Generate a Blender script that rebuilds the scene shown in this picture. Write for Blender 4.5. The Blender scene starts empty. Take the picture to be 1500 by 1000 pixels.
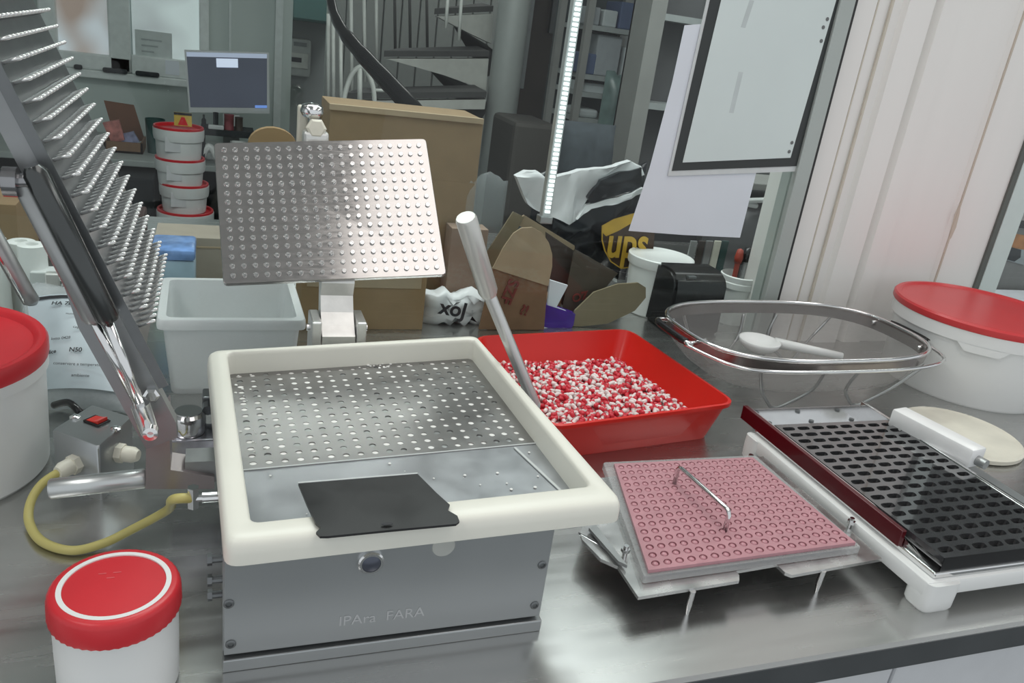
import bpy, bmesh, math, random
from mathutils import Vector, Matrix, noise
random.seed(7)
S = bpy.context.scene
COL = S.collection
V = Vector
PI = math.pi

# ------------------------------------------------------------------ camera, world, light, exposure
FPX, HCAM = 1180.0, 0.56
_y, _p, _r = math.radians(21.61), math.radians(20.94), math.radians(8.03)
FW = V((math.sin(_y)*math.cos(_p), math.cos(_y)*math.cos(_p), -math.sin(_p)))
_r0 = V((math.cos(_y), -math.sin(_y), 0)); _u0 = _r0.cross(FW)
RT = math.cos(_r)*_r0 + math.sin(_r)*_u0
UP = -math.sin(_r)*_r0 + math.cos(_r)*_u0
EYE = V((0, 0, HCAM))
cam_d = bpy.data.cameras.new('camera'); cam = bpy.data.objects.new('camera', cam_d); COL.objects.link(cam)
cam_d.sensor_width = 36; cam_d.lens = FPX/1500*36; cam_d.clip_start = .02
m = Matrix((RT, UP, -FW)).transposed().to_4x4(); m.translation = EYE
cam.matrix_world = m
S.camera = cam
S.view_settings.view_transform = 'Standard'; S.view_settings.look = 'None'
S.view_settings.gamma = 1; S.view_settings.use_curve_mapping = False
S.view_settings.exposure = -0.08
w = bpy.data.worlds.new('world'); S.world = w; w.use_nodes = True
w.node_tree.nodes['Background'].inputs[0].default_value = (.92, .97, 1, 1)
w.node_tree.nodes['Background'].inputs[1].default_value = .8

def lamp(name, loc, sx, sy, power, col=(1, .97, .93), rot=(0, 0, 0)):
    l = bpy.data.lights.new(name, 'AREA'); l.shape = 'RECTANGLE'; l.size = sx; l.size_y = sy
    l.energy = power; l.color = col
    o = bpy.data.objects.new(name, l); COL.objects.link(o); o.location = loc; o.rotation_euler = rot
lamp('ceiling_and_fill_lamp', (.62, .55, 1.75), .70, 1.9, 9.5, (1, .945, .91))
lamp('ceiling_and_fill_lamp', (-.95, .35, 1.75), .35, 1.2, 9, (1, .98, .95))
lamp('ceiling_and_fill_lamp', (2.1, .75, 1.75), .35, 1.2, 6, (1, .97, .94))
lamp('ceiling_and_fill_lamp', (.25, 1.66, 1.75), 1.6, .2, 20, (.95, 1, .98))  # added fill, unseen: brightens the fronts of things behind the glass
lamp('ceiling_and_fill_lamp', (1.5, 2.15, 1.75), 1.5, .7, 9, (.97, 1, 1))  # unseen fill, set forward to light back-room fronts and the stair
lamp('ceiling_and_fill_lamp', (1.0, 5.7, 1.74), 1.2, .5, 30, (.97, 1, 1))  # added to brighten the passage and its meter, no fixture known
lamp('ceiling_and_fill_lamp', (2.7, 1.50, 1.74), .8, .2, 5, (1, 1, .98))  # made-up lamp to light the carton behind the far right window
lamp('ceiling_and_fill_lamp', (1.6, 4.6, 1.74), 1.2, .3, 8, (1, 1, .97))  # added fill for the stair zone and the wall behind it

# ------------------------------------------------------------------ helpers
def ray(px, py): return FW + (px-750)/FPX*RT - (py-500)/FPX*UP
def az(px, py, z=0.):
    d = ray(px, py); return EYE + d*((z-HCAM)/d.z)
def ay(px, py, y):
    d = ray(px, py); return EYE + d*(y/d.y)

MATS = {}
def mat(name, col, rough=.5, metal=0., noise=.06, scale=30., bump=0., stretch=None, trans=0., alpha=1., emit=0., spec=.5, rnoise=0., coat=0.):
    if name in MATS: return MATS[name]
    mt = bpy.data.materials.new(name); mt.use_nodes = True; MATS[name] = mt
    nt = mt.node_tree; b = nt.nodes['Principled BSDF']
    b.inputs['Roughness'].default_value = rough; b.inputs['Metallic'].default_value = metal
    b.inputs['Specular IOR Level'].default_value = spec
    b.inputs['Transmission Weight'].default_value = trans; b.inputs['Alpha'].default_value = alpha
    b.inputs['Coat Weight'].default_value = coat
    tc = nt.nodes.new('ShaderNodeTexCoord'); mp = nt.nodes.new('ShaderNodeMapping')
    nt.links.new(tc.outputs['Object'], mp.inputs[0])
    if stretch: mp.inputs['Scale'].default_value = stretch
    nz = nt.nodes.new('ShaderNodeTexNoise'); nz.inputs['Scale'].default_value = scale; nz.inputs['Detail'].default_value = 4
    nt.links.new(mp.outputs[0], nz.inputs[0])
    cr = nt.nodes.new('ShaderNodeValToRGB'); nt.links.new(nz.outputs[0], cr.inputs[0])
    c = V(col[:3])
    cr.color_ramp.elements[0].position = .3; cr.color_ramp.elements[1].position = .7
    cr.color_ramp.elements[0].color = (*(c*(1-noise)), 1); cr.color_ramp.elements[1].color = (*[min(1, x*(1+noise)) for x in c], 1)
    nt.links.new(cr.outputs[0], b.inputs['Base Color'])
    if rnoise:
        mr = nt.nodes.new('ShaderNodeMapRange'); nt.links.new(nz.outputs[0], mr.inputs[0])
        mr.inputs[1].default_value = .3; mr.inputs[2].default_value = .7
        mr.inputs[3].default_value = max(0, rough-rnoise); mr.inputs[4].default_value = rough+rnoise
        nt.links.new(mr.outputs[0], b.inputs['Roughness'])
    if bump:
        bp = nt.nodes.new('ShaderNodeBump'); bp.inputs['Strength'].default_value = bump; bp.inputs['Distance'].default_value = .002
        nt.links.new(nz.outputs[0], bp.inputs['Height']); nt.links.new(bp.outputs[0], b.inputs['Normal'])
    if emit:
        nt.links.new(cr.outputs[0], b.inputs['Emission Color']); b.inputs['Emission Strength'].default_value = emit
    return mt
def see_through(name, col, clear, rough=.05, gloss=.5):
    """thin clear sheet: straight-through light mixed with a glossy dielectric surface"""
    if name in MATS: return MATS[name]
    mt = bpy.data.materials.new(name); mt.use_nodes = True; MATS[name] = mt
    nt = mt.node_tree; b = nt.nodes['Principled BSDF']; out = nt.nodes['Material Output']
    b.inputs['Base Color'].default_value = (*col, 1); b.inputs['Roughness'].default_value = rough; b.inputs['Specular IOR Level'].default_value = gloss
    t = nt.nodes.new('ShaderNodeBsdfTransparent'); mx = nt.nodes.new('ShaderNodeMixShader'); mx.inputs[0].default_value = clear
    nz = nt.nodes.new('ShaderNodeTexNoise'); nz.inputs['Scale'].default_value = 40
    mr = nt.nodes.new('ShaderNodeMapRange'); mr.inputs[3].default_value = clear*.93; mr.inputs[4].default_value = min(1, clear*1.07)
    nt.links.new(nz.outputs[0], mr.inputs[0]); nt.links.new(mr.outputs[0], mx.inputs[0])
    nt.links.new(b.outputs[0], mx.inputs[1]); nt.links.new(t.outputs[0], mx.inputs[2]); nt.links.new(mx.outputs[0], out.inputs[0])
    return mt
def glass_mat(name, tint=(.97, 1, .99), f0=1.42):
    if name in MATS: return MATS[name]
    mt = bpy.data.materials.new(name); mt.use_nodes = True; MATS[name] = mt
    nt = mt.node_tree; nt.nodes.remove(nt.nodes['Principled BSDF']); out = nt.nodes['Material Output']
    t = nt.nodes.new('ShaderNodeBsdfTransparent'); t.inputs[0].default_value = (*tint, 1)
    g = nt.nodes.new('ShaderNodeBsdfGlossy'); g.inputs['Roughness'].default_value = .03
    fr = nt.nodes.new('ShaderNodeFresnel'); fr.inputs[0].default_value = f0
    ge = nt.nodes.new('ShaderNodeNewGeometry'); inv = nt.nodes.new('ShaderNodeMath'); inv.operation = 'SUBTRACT'; inv.inputs[0].default_value = 1
    nt.links.new(ge.outputs['Backfacing'], inv.inputs[1]); mu = nt.nodes.new('ShaderNodeMath'); mu.operation = 'MULTIPLY'
    nt.links.new(fr.outputs[0], mu.inputs[0]); nt.links.new(inv.outputs[0], mu.inputs[1])   # the pane reflects once, at its front
    mx = nt.nodes.new('ShaderNodeMixShader'); nt.links.new(mu.outputs[0], mx.inputs[0])
    nt.links.new(t.outputs[0], mx.inputs[1]); nt.links.new(g.outputs[0], mx.inputs[2]); nt.links.new(mx.outputs[0], out.inputs[0])
    return mt

STEEL = mat('bench steel', (.53, .53, .52), .25, .92, .03, 5, stretch=(1, 9, 1), rnoise=.05)
STEEL2 = mat('machine steel', (.44, .46, .47), .32, .85, .02, 6, rnoise=.02)
PLATE = mat('perforated steel', (.30, .295, .29), .34, .85, .05, 45, rnoise=.05)
CHROME = mat('chrome', (.78, .78, .78), .13, 1, .03)
ALU = mat('cast aluminium', (.74, .74, .72), .38, .75, .06, 60, bump=.15)
DKMETAL = mat('dark steel', (.17, .18, .185), .33, .7, .1)
GREYM = mat('grey steel', (.36, .37, .37), .38, .75, .08, 25)
IVORY = mat('ivory plastic', (.80, .79, .71), .38, 0, .02, 12)
WHITE = mat('white plastic', (.80, .81, .80), .35, 0, .02, 10)
WHITE2 = mat('dull white plastic', (.58, .60, .60), .45, 0, .03, 10)
CREAM = mat('cream plastic', (.70, .68, .58), .4, 0, .03)
RED = mat('red tray plastic', (.62, .018, .012), .3, 0, .04, 8)
REDL = mat('red lid plastic', (.60, .025, .035), .36, 0, .05, 15)
BLACK = mat('black plastic', (.012, .012, .013), .22, 0, .1, 20)
BLACKM = mat('matt black rubber', (.018, .018, .019), .36, 0, .2, 12, rnoise=.12)
RED_REFLECT = mat('painted red reflection', (.085, .004, .008), .15, 0, .1, 5)  # the red tray's reflection, put into the side strip's colour
CARD = mat('cardboard', (.25, .175, .10), .85, 0, .06, 25)
CARD2 = mat('pale cardboard', (.36, .28, .185), .85, 0, .06, 25)
CARD3 = mat('brown printed cardboard', (.20, .115, .065), .8, 0, .12, 25)
WALLW = mat('white wall paint', (.50, .56, .54), .8, 0, .02, 4)
WALLG = mat('grey wall paint', (.27, .28, .28), .8, 0, .06, 4)
FLOORM = mat('floor vinyl', (.16, .17, .17), .5, 0, .08, 8)
FRAMEG = mat('grey green aluminium', (.42, .46, .44), .4, .2, .03, 8)
YELLOW = mat('yellow hose rubber', (.52, .46, .16), .4, 0, .05, 20)
PAPER = mat('white paper', (.72, .76, .82), .7, 0, .02, 8)
PINK = mat('pink filled acrylic', (.47, .235, .265), .33, 0, .08, 60)
PINKD = mat('pink capsule', (.50, .235, .27), .3, 0, .12, 50)
CLEAR = see_through('clear acrylic', (.62, .64, .64), .62, .12)
MILKY = see_through('milky plastic', (.80, .85, .85), .26, .3)
BAGC = see_through('clear polythene', (.62, .68, .70), .55, .15)
MESH = see_through('steel mesh', (.33, .32, .31), .58, .4)
GLASS = glass_mat('partition glass')
INK = mat('black ink', (.02, .02, .025), .6, 0, .1)
BLUEP = mat('blue packet film', (.16, .28, .56), .25, 0, .35, 30, bump=.4)
PURPLE = mat('purple foil packet', (.07, .025, .30), .25, 0, .25, 20, bump=.3)
GOLD = mat('gold print', (.66, .40, .04), .4, 0, .12, 25)
BROWN = mat('brown print', (.055, .025, .012), .5, 0, .1)
BAGBLK = mat('black polythene', (.008, .010, .014), .22, 0, .2, 12)
BAGWHT = mat('white polythene', (.70, .71, .73), .4, 0, .08, 15, bump=.3)
GREEND = mat('dark green plastic', (.03, .075, .07), .45, 0, .1)
DARK = mat('dark cloth', (.028, .032, .036), .9, 0, .2, 30)
CHAIRM = mat('dark blue grey fabric', (.045, .055, .065), .9, 0, .15, 40)
DKBROWN = mat('dark brown board', (.055, .042, .036), .6, 0, .15, 12)
SHELFM = mat('grey shelf board', (.25, .25, .24), .55, 0, .05, 12)
IVWALL = mat('ivory wall panel', (.82, .81, .785), .55, 0, .02, 3, stretch=(4, 4, .4))
STAINM = mat('brown stain', (.56, .49, .41), .6, 0, .05, 8)
ORANGE = mat('orange print', (.42, .17, .06), .6, 0, .3, 30)

def new(): return bmesh.new()
def obj(name, bm, mt, parent=None, smooth=False, angle=None):
    me = bpy.data.meshes.new(name)
    bmesh.ops.recalc_face_normals(bm, faces=bm.faces[:])
    bm.to_mesh(me); bm.free()
    for x in (mt if isinstance(mt, (list, tuple)) else [mt]): me.materials.append(x)
    if smooth or angle:
        me.polygons.foreach_set('use_smooth', [True]*len(me.polygons))
        if not smooth:
            try: me.set_sharp_from_angle(angle=math.radians(angle))
            except Exception: pass
    o = bpy.data.objects.new(name, me); COL.objects.link(o)
    if parent is not None: attach(o, parent)
    return o
BASE = {}
def attach(o, parent):
    o.parent = parent
    o.matrix_parent_inverse = Matrix.Translation(-BASE.get(parent.name, V((0, 0, 0))))
def tag(o, label, cat, group=None, kind=None):
    o['label'] = label; o['category'] = cat
    if group: o['group'] = group
    if kind: o['kind'] = kind
    return o
def thing(name, label, cat, loc=(0, 0, 0), group=None):
    o = bpy.data.objects.new(name, None); COL.objects.link(o); o.location = loc; o.empty_display_size = .02
    BASE[o.name] = V(loc)
    return tag(o, label, cat, group)
def struct(name, bm, mt, parent=None, **k):
    o = obj(name, bm, mt, parent, **k)
    if parent is None: o['kind'] = 'structure'
    return o

def box(bm, lo, hi, bev=0., mi=0, M=None):
    lo, hi = V(lo), V(hi)
    r = bmesh.ops.create_cube(bm, size=1, matrix=Matrix.Translation((lo+hi)/2) @ Matrix.Diagonal((*(hi-lo), 1)))
    vs = r['verts']; fs = list({f for v in vs for f in v.link_faces})
    for f in fs: f.material_index = mi
    if bev:
        es = list({e for v in vs for e in v.link_edges})
        g = bmesh.ops.bevel(bm, geom=es, offset=bev, segments=2, affect='EDGES', profile=.5)
        vs = list({v for f in g['faces'] for v in f.verts} | {v for v in vs if v.is_valid})
        for f in g['faces']: f.material_index = mi
    if M is not None: bmesh.ops.transform(bm, matrix=M, verts=vs)
    return bm
def frame_of(d):
    d = d.normalized(); a = V((0, 0, 1)) if abs(d.z) < .9 else V((1, 0, 0))
    x = a.cross(d).normalized(); return x, d.cross(x)
def tube(bm, pts, r, n=12, cap=True, mi=0, closed=False):
    pts = [V(p) for p in pts]; rs = r if isinstance(r, (list, tuple)) else [r]*len(pts)
    rings = []; N = len(pts); x = None
    for i, p in enumerate(pts):
        a, b = (pts[i-1], pts[(i+1) % N]) if closed else (pts[max(i-1, 0)], pts[min(i+1, N-1)])
        d = (b-a)
        if d.length < 1e-9: d = V((0, 0, 1))
        d.normalize()
        if x is None: x, y = frame_of(d)
        else:
            x = (x - d*x.dot(d)); x = x.normalized() if x.length > 1e-6 else frame_of(d)[0]
            y = d.cross(x)
        rings.append([bm.verts.new(p + (x*math.cos(2*PI*k/n)+y*math.sin(2*PI*k/n))*rs[i]) for k in range(n)])
    for i in range(N if closed else N-1):
        A, B = rings[i], rings[(i+1) % N]
        for k in range(n):
            f = bm.faces.new((A[k], A[(k+1) % n], B[(k+1) % n], B[k])); f.material_index = mi
    if cap and not closed:
        for R in (rings[0], rings[-1]):
            f = bm.faces.new(R); f.material_index = mi
    return bm
def smooth_path(pts, n=8, closed=False):
    pts = [V(p) for p in pts]; out = []; N = len(pts)
    for i in range(N if closed else N-1):
        if closed: p0, p1, p2, p3 = pts[i-1], pts[i], pts[(i+1) % N], pts[(i+2) % N]
        else: p0, p1, p2, p3 = pts[max(i-1, 0)], pts[i], pts[i+1], pts[min(i+2, N-1)]
        for k in range(n):
            t = k/n
            out.append(.5*((2*p1)+(p2-p0)*t+(2*p0-5*p1+4*p2-p3)*t*t+(3*p1-p0-3*p2+p3)*t**3))
    if not closed: out.append(pts[-1])
    return out
def lathe(bm, prof, c=(0, 0, 0), n=40, ax=(0, 0, 1), mi=0, ripple=0, rn=0):
    """prof: list of (radius, height); closed at the ends"""
    c = V(c); ax = V(ax).normalized(); x, y = frame_of(ax) if abs(ax.z) < .999 else (V((1, 0, 0)), V((0, 1, 0)))
    rings = []
    for r, h in prof:
        if r < 1e-6: rings.append([bm.verts.new(c+ax*h)])
        else: rings.append([bm.verts.new(c+ax*h+(x*math.cos(2*PI*k/n)+y*math.sin(2*PI*k/n))*r) for k in range(n)])
    for A, B in zip(rings, rings[1:]):
        for k in range(n):
            a = [A[0]] if len(A) == 1 else [A[k], A[(k+1) % n]]
            b = [B[0]] if len(B) == 1 else [B[(k+1) % n], B[k]]
            if len(a)+len(b) >= 3:
                f = bm.faces.new(a+b); f.material_index = mi
    return bm
def prism(bm, bottom, off, mi=0):
    """polygon of 3-D points extruded by vector off"""
    off = V(off); A = [bm.verts.new(V(p)) for p in bottom]; B = [bm.verts.new(V(p)+off) for p in bottom]
    n = len(A)
    for f in [bm.faces.new(A[::-1]), bm.faces.new(B)] + [bm.faces.new((A[k], A[(k+1) % n], B[(k+1) % n], B[k])) for k in range(n)]:
        f.material_index = mi
    return bm
def bil(q, u, v):
    """q: front-left, front-right, rear-right, rear-left"""
    return (q[0]*(1-u)+q[1]*u)*(1-v)+(q[3]*(1-u)+q[2]*u)*v
def slab(bm, q, t, mi=0, bev=0.):
    """quad q with thickness vector t"""
    r0 = len(bm.verts); prism(bm, q, t, mi)
    return bm
def round_quad(q, r, n=5):
    """rounded outline of a quad of 3-D corners"""
    out = []
    for i in range(4):
        p, a, b = q[i], q[i-1], q[(i+1) % 4]
        da, db = (a-p).normalized(), (b-p).normalized()
        s, e = p+da*r, p+db*r
        for k in range(n+1):
            t = k/n
            out.append(s*(1-t)**2+p*2*t*(1-t)+e*t*t)
    return out
def loft(bm, rings, cap0=True, cap1=True, closed=False, mi=0):
    R = [[bm.verts.new(p) for p in r] for r in rings]; n = len(R[0])
    for i in range(len(R) if closed else len(R)-1):
        A, B = R[i], R[(i+1) % len(R)]
        for k in range(n):
            f = bm.faces.new((A[k], A[(k+1) % n], B[(k+1) % n], B[k])); f.material_index = mi
    if not closed:
        if cap0: bm.faces.new(R[0][::-1]).material_index = mi
        if cap1: bm.faces.new(R[-1]).material_index = mi
    return bm
def perforated(bm, q, up, nu, nv, mu, mv, hole, depth):
    """sheet over quad q with nu x nv real holes; mu, mv margins (fractions); hole(k,n)->(du,dv) in half cells; depth thickness"""
    n = 16; up = V(up)
    us = [mu+(1-2*mu)*i/nu for i in range(nu+1)]; vs = [mv+(1-2*mv)*j/nv for j in range(nv+1)]
    cs = [0]+us+[1]; rs = [0]+vs+[1]
    for i in range(nu+2):
        for j in range(nv+2):
            if 0 < i <= nu and 0 < j <= nv: continue
            bm.faces.new([bm.verts.new(bil(q, a, b)) for a, b in ((cs[i], rs[j]), (cs[i+1], rs[j]), (cs[i+1], rs[j+1]), (cs[i], rs[j+1]))])
    for i in range(nu):
        for j in range(nv):
            cu, cv = (us[i]+us[i+1])/2, (vs[j]+vs[j+1])/2; hu, hv = (us[i+1]-us[i])/2, (vs[j+1]-vs[j])/2
            O, I, D = [], [], []
            for k in range(n):
                a = 2*PI*k/n; c, s = math.cos(a), math.sin(a); mxx = max(abs(c), abs(s))
                O.append(bm.verts.new(bil(q, cu+hu*c/mxx, cv+hv*s/mxx)))
                du, dv = hole(k, n); p = bil(q, cu+hu*du, cv+hv*dv)
                I.append(bm.verts.new(p)); D.append(bm.verts.new(p-up*depth))
            for k in range(n):
                l = (k+1) % n
                bm.faces.new((O[k], O[l], I[l], I[k])); bm.faces.new((I[k], I[l], D[l], D[k]))
    # rim and underside
    c = [bil(q, a, b) for a, b in ((0, 0), (1, 0), (1, 1), (0, 1))]
    T = [bm.verts.new(p) for p in c]; B = [bm.verts.new(p-up*depth) for p in c]
    for k in range(4): bm.faces.new((T[k], T[(k+1) % 4], B[(k+1) % 4], B[k]))
    return bm
def cells(q, nu, nv, mu, mv):
    for j in range(nv):
        for i in range(nu):
            yield i, j, bil(q, mu+(1-2*mu)*(i+.5)/nu, mv+(1-2*mv)*(j+.5)/nv)
def circ(r): return lambda k, n: (r*math.cos(2*PI*k/n), r*math.sin(2*PI*k/n))
def text(name, s, size, M, mt, parent=None, ext=.0006, bold=False):
    cu = bpy.data.curves.new(name, 'FONT'); cu.body = s; cu.size = size; cu.extrude = ext; cu.align_x = 'CENTER'; cu.align_y = 'CENTER'
    if bold: cu.offset = size*.02
    t = bpy.data.objects.new(name, cu); COL.objects.link(t)
    bpy.context.view_layer.update()
    me = bpy.data.meshes.new_from_object(t); bpy.data.objects.remove(t)
    me.transform(M); me.materials.clear(); me.materials.append(mt)
    o = bpy.data.objects.new(name, me); COL.objects.link(o)
    if parent is not None: attach(o, parent)
    return o
def basis(x, y, o):
    x = x.normalized(); z = x.cross(y).normalized(); y = z.cross(x)
    M = Matrix((x, y, z)).transposed().to_4x4(); M.translation = o; return M
def pbox(x0, y0, x1, y1, Y):
    """world extents (x0,x1,z0,z1) of an upright box front standing at depth Y, read off the photo"""
    xm, ym = (x0+x1)/2, (y0+y1)/2
    return ay(x0, ym, Y).x, ay(x1, ym, Y).x, ay(xm, y1, Y).z, ay(xm, y0, Y).z
def copy_obj(o, loc=None, parent=None, base=None):
    c = o.copy(); COL.objects.link(c)
    if parent is not None: attach(c, parent)
    if loc is not None: c.location = loc
    return c
Z = V((0, 0, 1))

# ------------------------------------------------------------------ setting
GY = 1.36                                  # plane of the glass partition
bm = new(); box(bm, (-3, -1.5, -.93), (5, 6.6, -.9)); struct('floor', bm, FLOORM)
bm = new(); box(bm, (-3, -.6, 1.76), (5, 6.6, 1.8)); struct('ceiling', bm, mat('ceiling paint', (.62, .63, .62), .9, 0, .02, 3))
bm = new(); box(bm, (-3, 5.0, -.9), (.345, 5.12, 1.76)); struct('wall_back', bm, WALLW)
bm = new(); box(bm, (.345, 6.4, -.9), (5, 6.5, 1.76)); struct('wall_rear', bm, WALLG)
bm = new(); box(bm, (.345, 5.0, -.9), (.40, 6.4, 1.76)); struct('wall_passage', bm, WALLW)
bm = new(); box(bm, (3.6, 1.6, -.9), (3.7, 6.4, 1.76)); struct('wall_right', bm, WALLG)
bm = new(); box(bm, (-3.1, 1.0, -.9), (-3, 6.6, 1.76)); struct('wall_left', bm, WALLW)
# panelled wall right of the partition, a stepped upright profile
prof = [(1.128, 0), (1.185, 0), (1.19, .006), (1.25, .006), (1.255, -.006), (1.318, -.006), (1.322, .012), (1.336, .012), (1.342, -.004),
        (1.39, -.004), (1.396, .004), (1.545, .004), (1.550, -.004), (1.676, -.004), (1.680, .02), (1.688, .02), (1.688, .12), (1.128, .12)]
bm = new(); prism(bm, [V((x, GY+d, -.02)) for x, d in prof], (0, 0, 1.78)); struct('wall_front', bm, IVWALL)
bm = new(); box(bm, (1.5515, GY-.0062, -.02), (1.556, GY-.0035, 1.7)); pw = struct('trim_1', bm, STAINM)
bm = new(); prism(bm, [V((x, GY-.0048, z)) for x, z in ((1.552, .245), (1.559, .255), (1.563, .28), (1.560, .31), (1.552, .345), (1.547, .31))], (0, -.0008, 0)); struct('trim_2', bm, STAINM)
bm = new(); box(bm, (1.2195, GY-.0004, .0), (1.2245, GY+.004, 1.7)); box(bm, (1.188, GY+.002, 0), (1.191, GY+.0052, 1.7)); struct('trim_3', bm, mat('dull cream seam', (.60, .56, .48), .7, 0, .05))
# second window frame at far right, with the room behind it
bm = new(); box(bm, (1.69, GY-.012, 0), (1.745, GY+.04, 1.76)); struct('window_2', bm, mat('pale green frame', (.60, .68, .66), .4, 0, .02))
bm = new(); box(bm, (1.676, GY-.010, 0), (1.69, GY+.03, 1.76)); struct('trim_4', bm, mat('dark rubber seal', (.12, .13, .12), .7))
bm = new(); box(bm, (1.745, GY+.012, 0.0), (3.4, GY+.018, 1.76)); struct('window_3', bm, GLASS)
# bench
bench = thing('steel_bench', 'stainless steel workbench top with folded front edge holding all the equipment', 'workbench', (0, .9, -.9))
bm = new(); prism(bm, [V((-1.6, y, z)) for y, z in ((.503, 0), (.499, -.003), (.499, -.034), (.515, -.034), (.515, -.03), (2.2, -.03), (2.2, 0))], (4.9, 0, 0))
obj('worktop', bm, STEEL, bench)
bm = new(); box(bm, (-1.6, .4985, -.034), (3.3, .4993, -.004)); obj('front_edge', bm, mat('dark edge steel', (.20, .21, .22), .3, .9, .1, 10), bench)
CABW = mat('white cabinet laminate', (.66, .67, .69), .5, 0, .02)
for i, (x0, x1) in enumerate(((-1.6, -.7), (-.696, .0), (.004, .7285), (.7335, 1.4), (1.404, 2.4))):
    bm = new(); box(bm, (x0, .52, -.82), (x1, .54, -.035), .003); obj('cabinet_door', bm, CABW, bench)
bm = new(); box(bm, (-1.6, .542, -.9), (3.3, 2.15, -.031)); obj('carcass', bm, mat('cabinet carcass', (.35, .36, .37), .6), bench)

# glass partition with its jamb
bm = new(); box(bm, (-1.6, GY-.003, 0), (1.088, GY+.003, 1.76)); g1 = struct('window_1', bm, GLASS)
bm = new(); box(bm, (1.088, GY-.016, 0), (1.122, GY+.03, 1.76), .002); struct('window_frame', bm, FRAMEG, g1)
bm = new(); box(bm, (1.122, GY-.014, 0), (1.128, GY+.03, 1.76)); struct('seal', bm, mat('black gasket', (.03, .03, .03), .7), g1)

# ------------------------------------------------------------------ capsule filling machine
mc = thing('capsule_filling_machine', 'manual steel capsule filling machine with ivory frame and raised plates on the bench', 'machine', (.15, .8, 0))
bm = new(); box(bm, (.0045, .589, 0), (.308, .965, .0135), .0012); obj('base_plate', bm, STEEL2, mc)
bm = new(); box(bm, (.012, .60, .013), (.300, .955, .02)); obj('base_gap', bm, mat('shadow gap steel', (.08, .08, .08), .6, .5), mc)
bm = new(); box(bm, (.0055, .5915, .0175), (.3055, .597, .133), .0008); fp = obj('front_panel', bm, STEEL2, mc)
for (px, py) in ((335, 884), (338, 943), (794, 827), (783, 886)):
    p = ay(px, py, .5915); bm = new()
    lathe(bm, [(0, 0), (.0022, 0), (.0022, -.001), (.0042, -.001), (.0046, .0008), (.0036, .0016), (.0026, .0016), (.0022, .0004), (0, .0004)], p, 16, (0, -1, 0))
    obj('bolt', bm, DKMETAL, fp, angle=40)
p = ay(543, 822, .5915); bm = new(); lathe(bm, [(.0118, -.001), (.0118, .003), (.0105, .0045), (.0085, .0045)], p, 28, (0, -1, 0)); obj('button_ring', bm, CHROME, fp, angle=40)
bm = new(); lathe(bm, [(.0088, 0), (.0088, .004), (.006, .0055), (0, .006)], p, 28, (0, -1, 0)); obj('push_button', bm, mat('dark blue steel', (.10, .11, .14), .3, .6), fp, angle=40)
p = ay(650, 800, .5915); bm = new(); lathe(bm, [(0, 0), (.011, 0), (.0105, .0006), (0, .0007)], p, 28, (0, -1, 0)); obj('plug', bm, mat('pale plug', (.52, .53, .50), .4, .3), fp)
p = ay(560, 903, .5912); text('engraved_lettering', 'IPAra  FARA', .0155, basis(V((1, 0, 0)), Z, p), mat('etched steel', (.56, .57, .58), .5, .6), fp, .0002)
bm = new(); box(bm, (.0045, .597, .0175), (.010, .955, .128), .0008); sp = obj('side_panel', bm, STEEL2, mc)
bm = new(); box(bm, (.300, .597, .0175), (.3055, .955, .110), .0008); obj('side_panel', bm, STEEL2, mc)
bm = new(); box(bm, (.010, .95, .0175), (.300, .955, .110)); obj('rear_panel', bm, STEEL2, mc)
for (zz, yy) in ((.100, .62), (.082, .615), (.062, .62)):
    bm = new(); tube(bm, [(.0045, yy, zz), (-.004, yy, zz)], .0035, 10); tube(bm, [(-.004, yy, zz), (-.008, yy, zz)], .0055, 6); obj('bolt', bm, DKMETAL, sp)
bm = new(); box(bm, (-.016, .90, .100), (.0045, .925, .12), .002); tube(bm, [(-.010, .90, .11), (-.010, .885, .11)], .006, 8); obj('latch', bm, DKMETAL, sp)
# ivory frame
O = [az(325, 805, .139), az(915, 740, .139), az(697, 490, .151), az(302, 513, .151)]
O = [V((.0055, .568, 0)), V((.3725, .5835, 0)), V((.3466, 1.0167, 0)), V((-.0115, .964, 0))]
I = [V((.0270, .598, 0)), V((.3495, .618, 0)), V((.338, 1.000, 0)), V((.012, .957, 0))]
for p in I: p.z = 0
IT = I
prf = [(.0, .129), (0, .139), (.03, .1455), (.10, .1495), (.22, .1515), (.5, .152), (.86, .1518), (.96, .1500), (1.0, .1465), (1.0, .112), (.9, .112), (.9, .129)]
rings = []
for s, z in prf:
    q = [O[k]*(1-s)+I[k]*s for k in range(4)]
    rings.append([p+Z*z for p in round_quad(q, .014*(1-s)+.009*s, 5)])
bm = new(); loft(bm, rings, closed=True); fr = obj('white_frame', bm, IVORY, mc, angle=50)
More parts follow.
